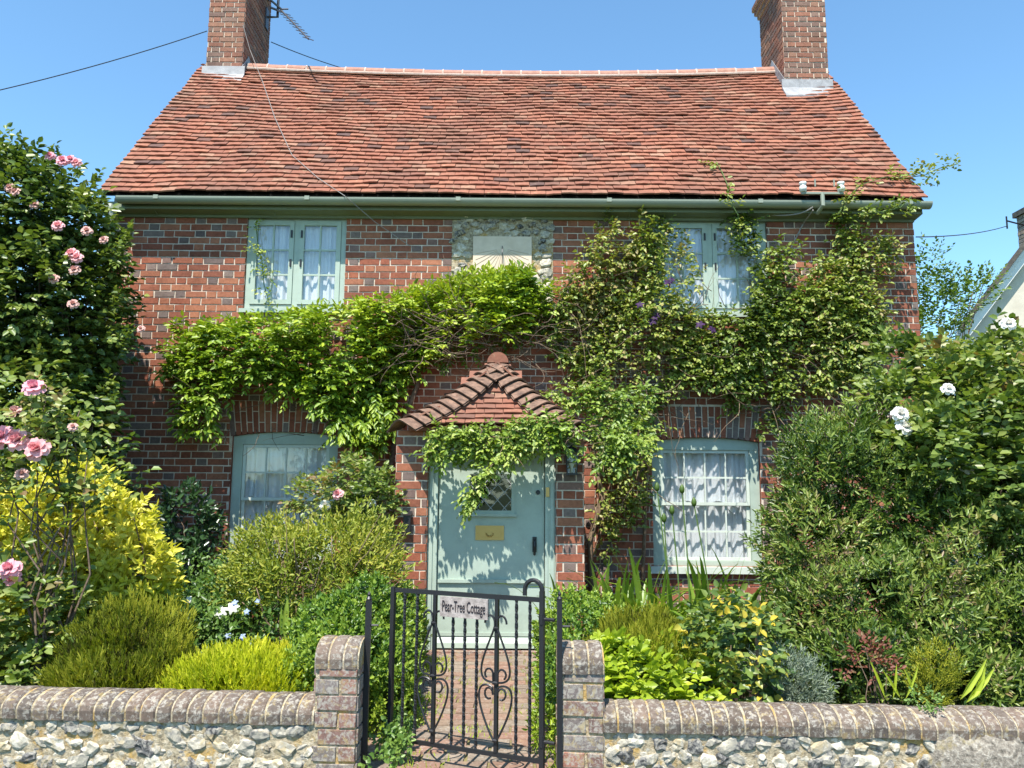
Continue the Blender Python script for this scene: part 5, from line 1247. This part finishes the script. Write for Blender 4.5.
q = at(592, 560, YW - .15); q.z = 0; b.tube([q, at(590, 540, YW - .15), at(602, 500, YW - .12), at(596, 460, YW - .1), at(612, 420, YW - .1), at(640, 370, YW - .1)], [.03, .03, .026, .022, .018, .012], 6)
q = at(640, 570, YW - .1); q.z = 0; b.tube([q, at(645, 520, YW - .1), at(647, 470, YW - .07), at(640, 430, YW - .07), at(646, 395, YW - .08)], [.02, .018, .016, .014, .01], 6)
b.build('stems', M_twig, t, True)
pm = daisy_mesh('purple_flower', P_purp, .05, 5)
for px, py in ((655, 318), (652, 322), (658, 315), (668, 283), (672, 280), (640, 305), (700, 325), (712, 330)): place('flower', pm, t, at(px, py, YW - random.uniform(.34, .42)), None, random.uniform(.7, 1.1))
# a long runner of it over the gutter and tiles
def runner(name, label, pts, n, r, L=.05, W=.033, Ld=L_clem, spread=.07, sm=M_greenstem, loc=None, ln=.12):
    t = thing(name, label, 'climber', loc or tuple(pts[0])); LV = Leaves(); b = MB(); b.tube(pts, .005, 5); b.build('stem', sm, t)
    A = AN([tuple(p) for p in pts]); s = rng.uniform(0, len(pts) - 1.001, n); i = s.astype(int); f_ = (s - i)[:, None]; P = A[i] * (1 - f_) + A[i + 1] * f_ + rng.normal(0, spread, (n, 3)) * .6
    shoots(LV, P, rv(n) + AN([0, -.5, .3]), 5, ln, L, W, 60, True, r, .2, .1, up=.6, droop=.3); LV.build('foliage', Ld, t); return t
runner('roof_runner', 'leafy climber shoot straying over the right end of the gutter and tiles into the sky', [at(838, 215, 7.75), at(848, 198, 7.75), on_roof(860, 185), on_roof(885, 177), on_roof(905, 178), at(925, 175, 8.0), at(940, 168, 8.0), at(957, 164, 8.0)], 62, .6)
runner('eave_runner', 'thin climber shoot climbing over the gutter above the upper right window', [at(740, 240, 7.9), at(738, 215, 7.74), at(728, 198, 7.74), on_roof(728, 186), on_roof(722, 172), on_roof(716, 162)], 22, .6)
runner('gutter_sprig', 'leafy climber sprig hanging from the gutter near the right corner of the wall', [at(912, 196, 7.74), at(900, 208, 7.74), at(880, 212, 7.74), at(866, 214, 7.8), at(850, 222, 7.95)], 40, .45)
runner('window_tendril', 'pale climber tendril hanging down the left side of the upper left window', [at(256, 226, YW - .04), at(258, 245, YW - .05), at(262, 262, YW - .05), at(264, 285, YW - .06), at(270, 305, YW - .1)], 34, .8, .04, .028, L_porch, .05)
# ------------------------------------------------------------ vine over the porch roof and door
t = thing('porch_vine', 'fresh green vine draped over the porch eaves with a trail hanging across the door', 'climber', (0, YP, 0)); LV = Leaves()
A_ = [(424, 445), (440, 428), (470, 428), (500, 432), (520, 418), (545, 415), (560, 424), (600, 424), (640, 440), (632, 462), (600, 470), (575, 456), (545, 450), (520, 455), (500, 460), (478, 462), (455, 458), (432, 466)]
vine(A_, 640, .28, -1.2, .48, (.08, .16), .05, .03, 4, YP - .06, 6, 0, LV)
vine([(520, 432), (545, 392), (575, 385), (620, 390), (640, 410), (655, 450), (600, 452), (585, 425), (565, 412), (548, 418)], 300, .3, -.6, .5, (.08, .16), .05, .03, 4, YP + .55, 6, 0, LV)
vine([(590, 380), (650, 385), (655, 445), (640, 470), (610, 470), (600, 430)], 130, .4, -.5, .4, (.08, .16), .05, .03, 4, 7.6, 6, 0, LV)
tr = [at(528, 440, YP - .24), at(508, 455, YP - .30), at(492, 465, YP - .33), at(482, 476, YP - .33), at(474, 490, YP - .30), at(468, 503, YP - .27), at(464, 514, YP - .25)]
for i in range(len(tr) - 1):
    m = 22 - 2 * i; f_ = rng.random((m, 1)); PP = AN(tr[i]) * (1 - f_) + AN(tr[i + 1]) * f_ + rng.normal(0, .02, (m, 3)); shoots(LV, PP, AN([-.15, -.5, -.5]) + rv(m) * .7, 5, .11, .045, .028, 60, True, .62, .16, .12, up=.6, droop=.3)
LV.build('foliage', L_porch, t)
b = MB(); b.tube(tr, .005, 5); b.tube([at(650, 470, 7.8), at(630, 440, 7.4), at(600, 425, 7.0), at(560, 432, 6.55), at(520, 438, 6.42), at(470, 436, 6.4), at(430, 440, 6.42)], .009, 6)
for k in range(30): wander(b, at(random.uniform(430, 620), random.uniform(425, 450), 6.4 + random.uniform(-.1, .1)), (random.uniform(-1, 1), -.3, random.uniform(-.8, .5)), .25, .004, 6, .5)
b.build('stems', M_twig, t, True)
# wire trellis on the wall above the porch
b = MB()
for px in range(556, 664, 15): b.tube([at(px, 338, YW - .03), at(px, 392, YW - .03)], .0028, 4)
for py in range(342, 394, 13): b.tube([at(552, py, YW - .034), at(664, py, YW - .034)], .0028, 4)
tag(b.build('wire_trellis', M_greycable), 'square wire trellis fixed to the wall right above the porch', 'trellis')
# ------------------------------------------------------------ weeds and grass along the path
t = generic('path_weed', 'small bright green weeds at the foot of the left gate post', 'weed', (-.72, 3.95, 0), [E(396, 730, 4.2, .05, .07, .07), E(388, 744, 4.05, .05, .06, .05), E(404, 744, 4.05, .04, .05, .03), E(382, 764, 3.8, .06, .06, .02)], 90, 4, .05, .034, .026, L_ground, .75, 65, False, .7, .3, 8)
t = generic('path_edge_plant', 'yellow green low plants spilling over the right edge of the brick path', 'plant', (.33, 4.6, 0), [E(548, 690, 4.7, .04, .35, .08), E(545, 725, 4.25, .04, .2, .07), E(552, 660, 5.3, .04, .3, .12)], 420, 5, .055, .034, .014, L_lime, .35, 50, False, .5, .3, 7)
LV = Leaves(); n = 5200
x = np.where(rng.random(n) < .5, rng.normal(-.60, .07, n), rng.normal(.27, .06, n)); y = rng.uniform(3.6, 6.4, n); k = rng.random(n) < .34; x = np.where(k, rng.uniform(-.6, .3, n), x)
P = np.stack([x, y, np.full(n, .002)], 1); ok = nz(P, 4) > np.where(k, .45, -.2); P = P[ok]
LV.add(P, un(UP + rv(len(P)) * .8), AN([[0, -1., .2]]) + rv(len(P)) * .5, rng.uniform(.015, .05, len(P)), .006, .55 + .3 * rng.random(len(P)))
o = LV.build('moss_and_grass', L_lime, None, needle=True); tag(o, 'tufts of moss and grass in the joints and edges of the brick path', 'grass', kind='stuff')
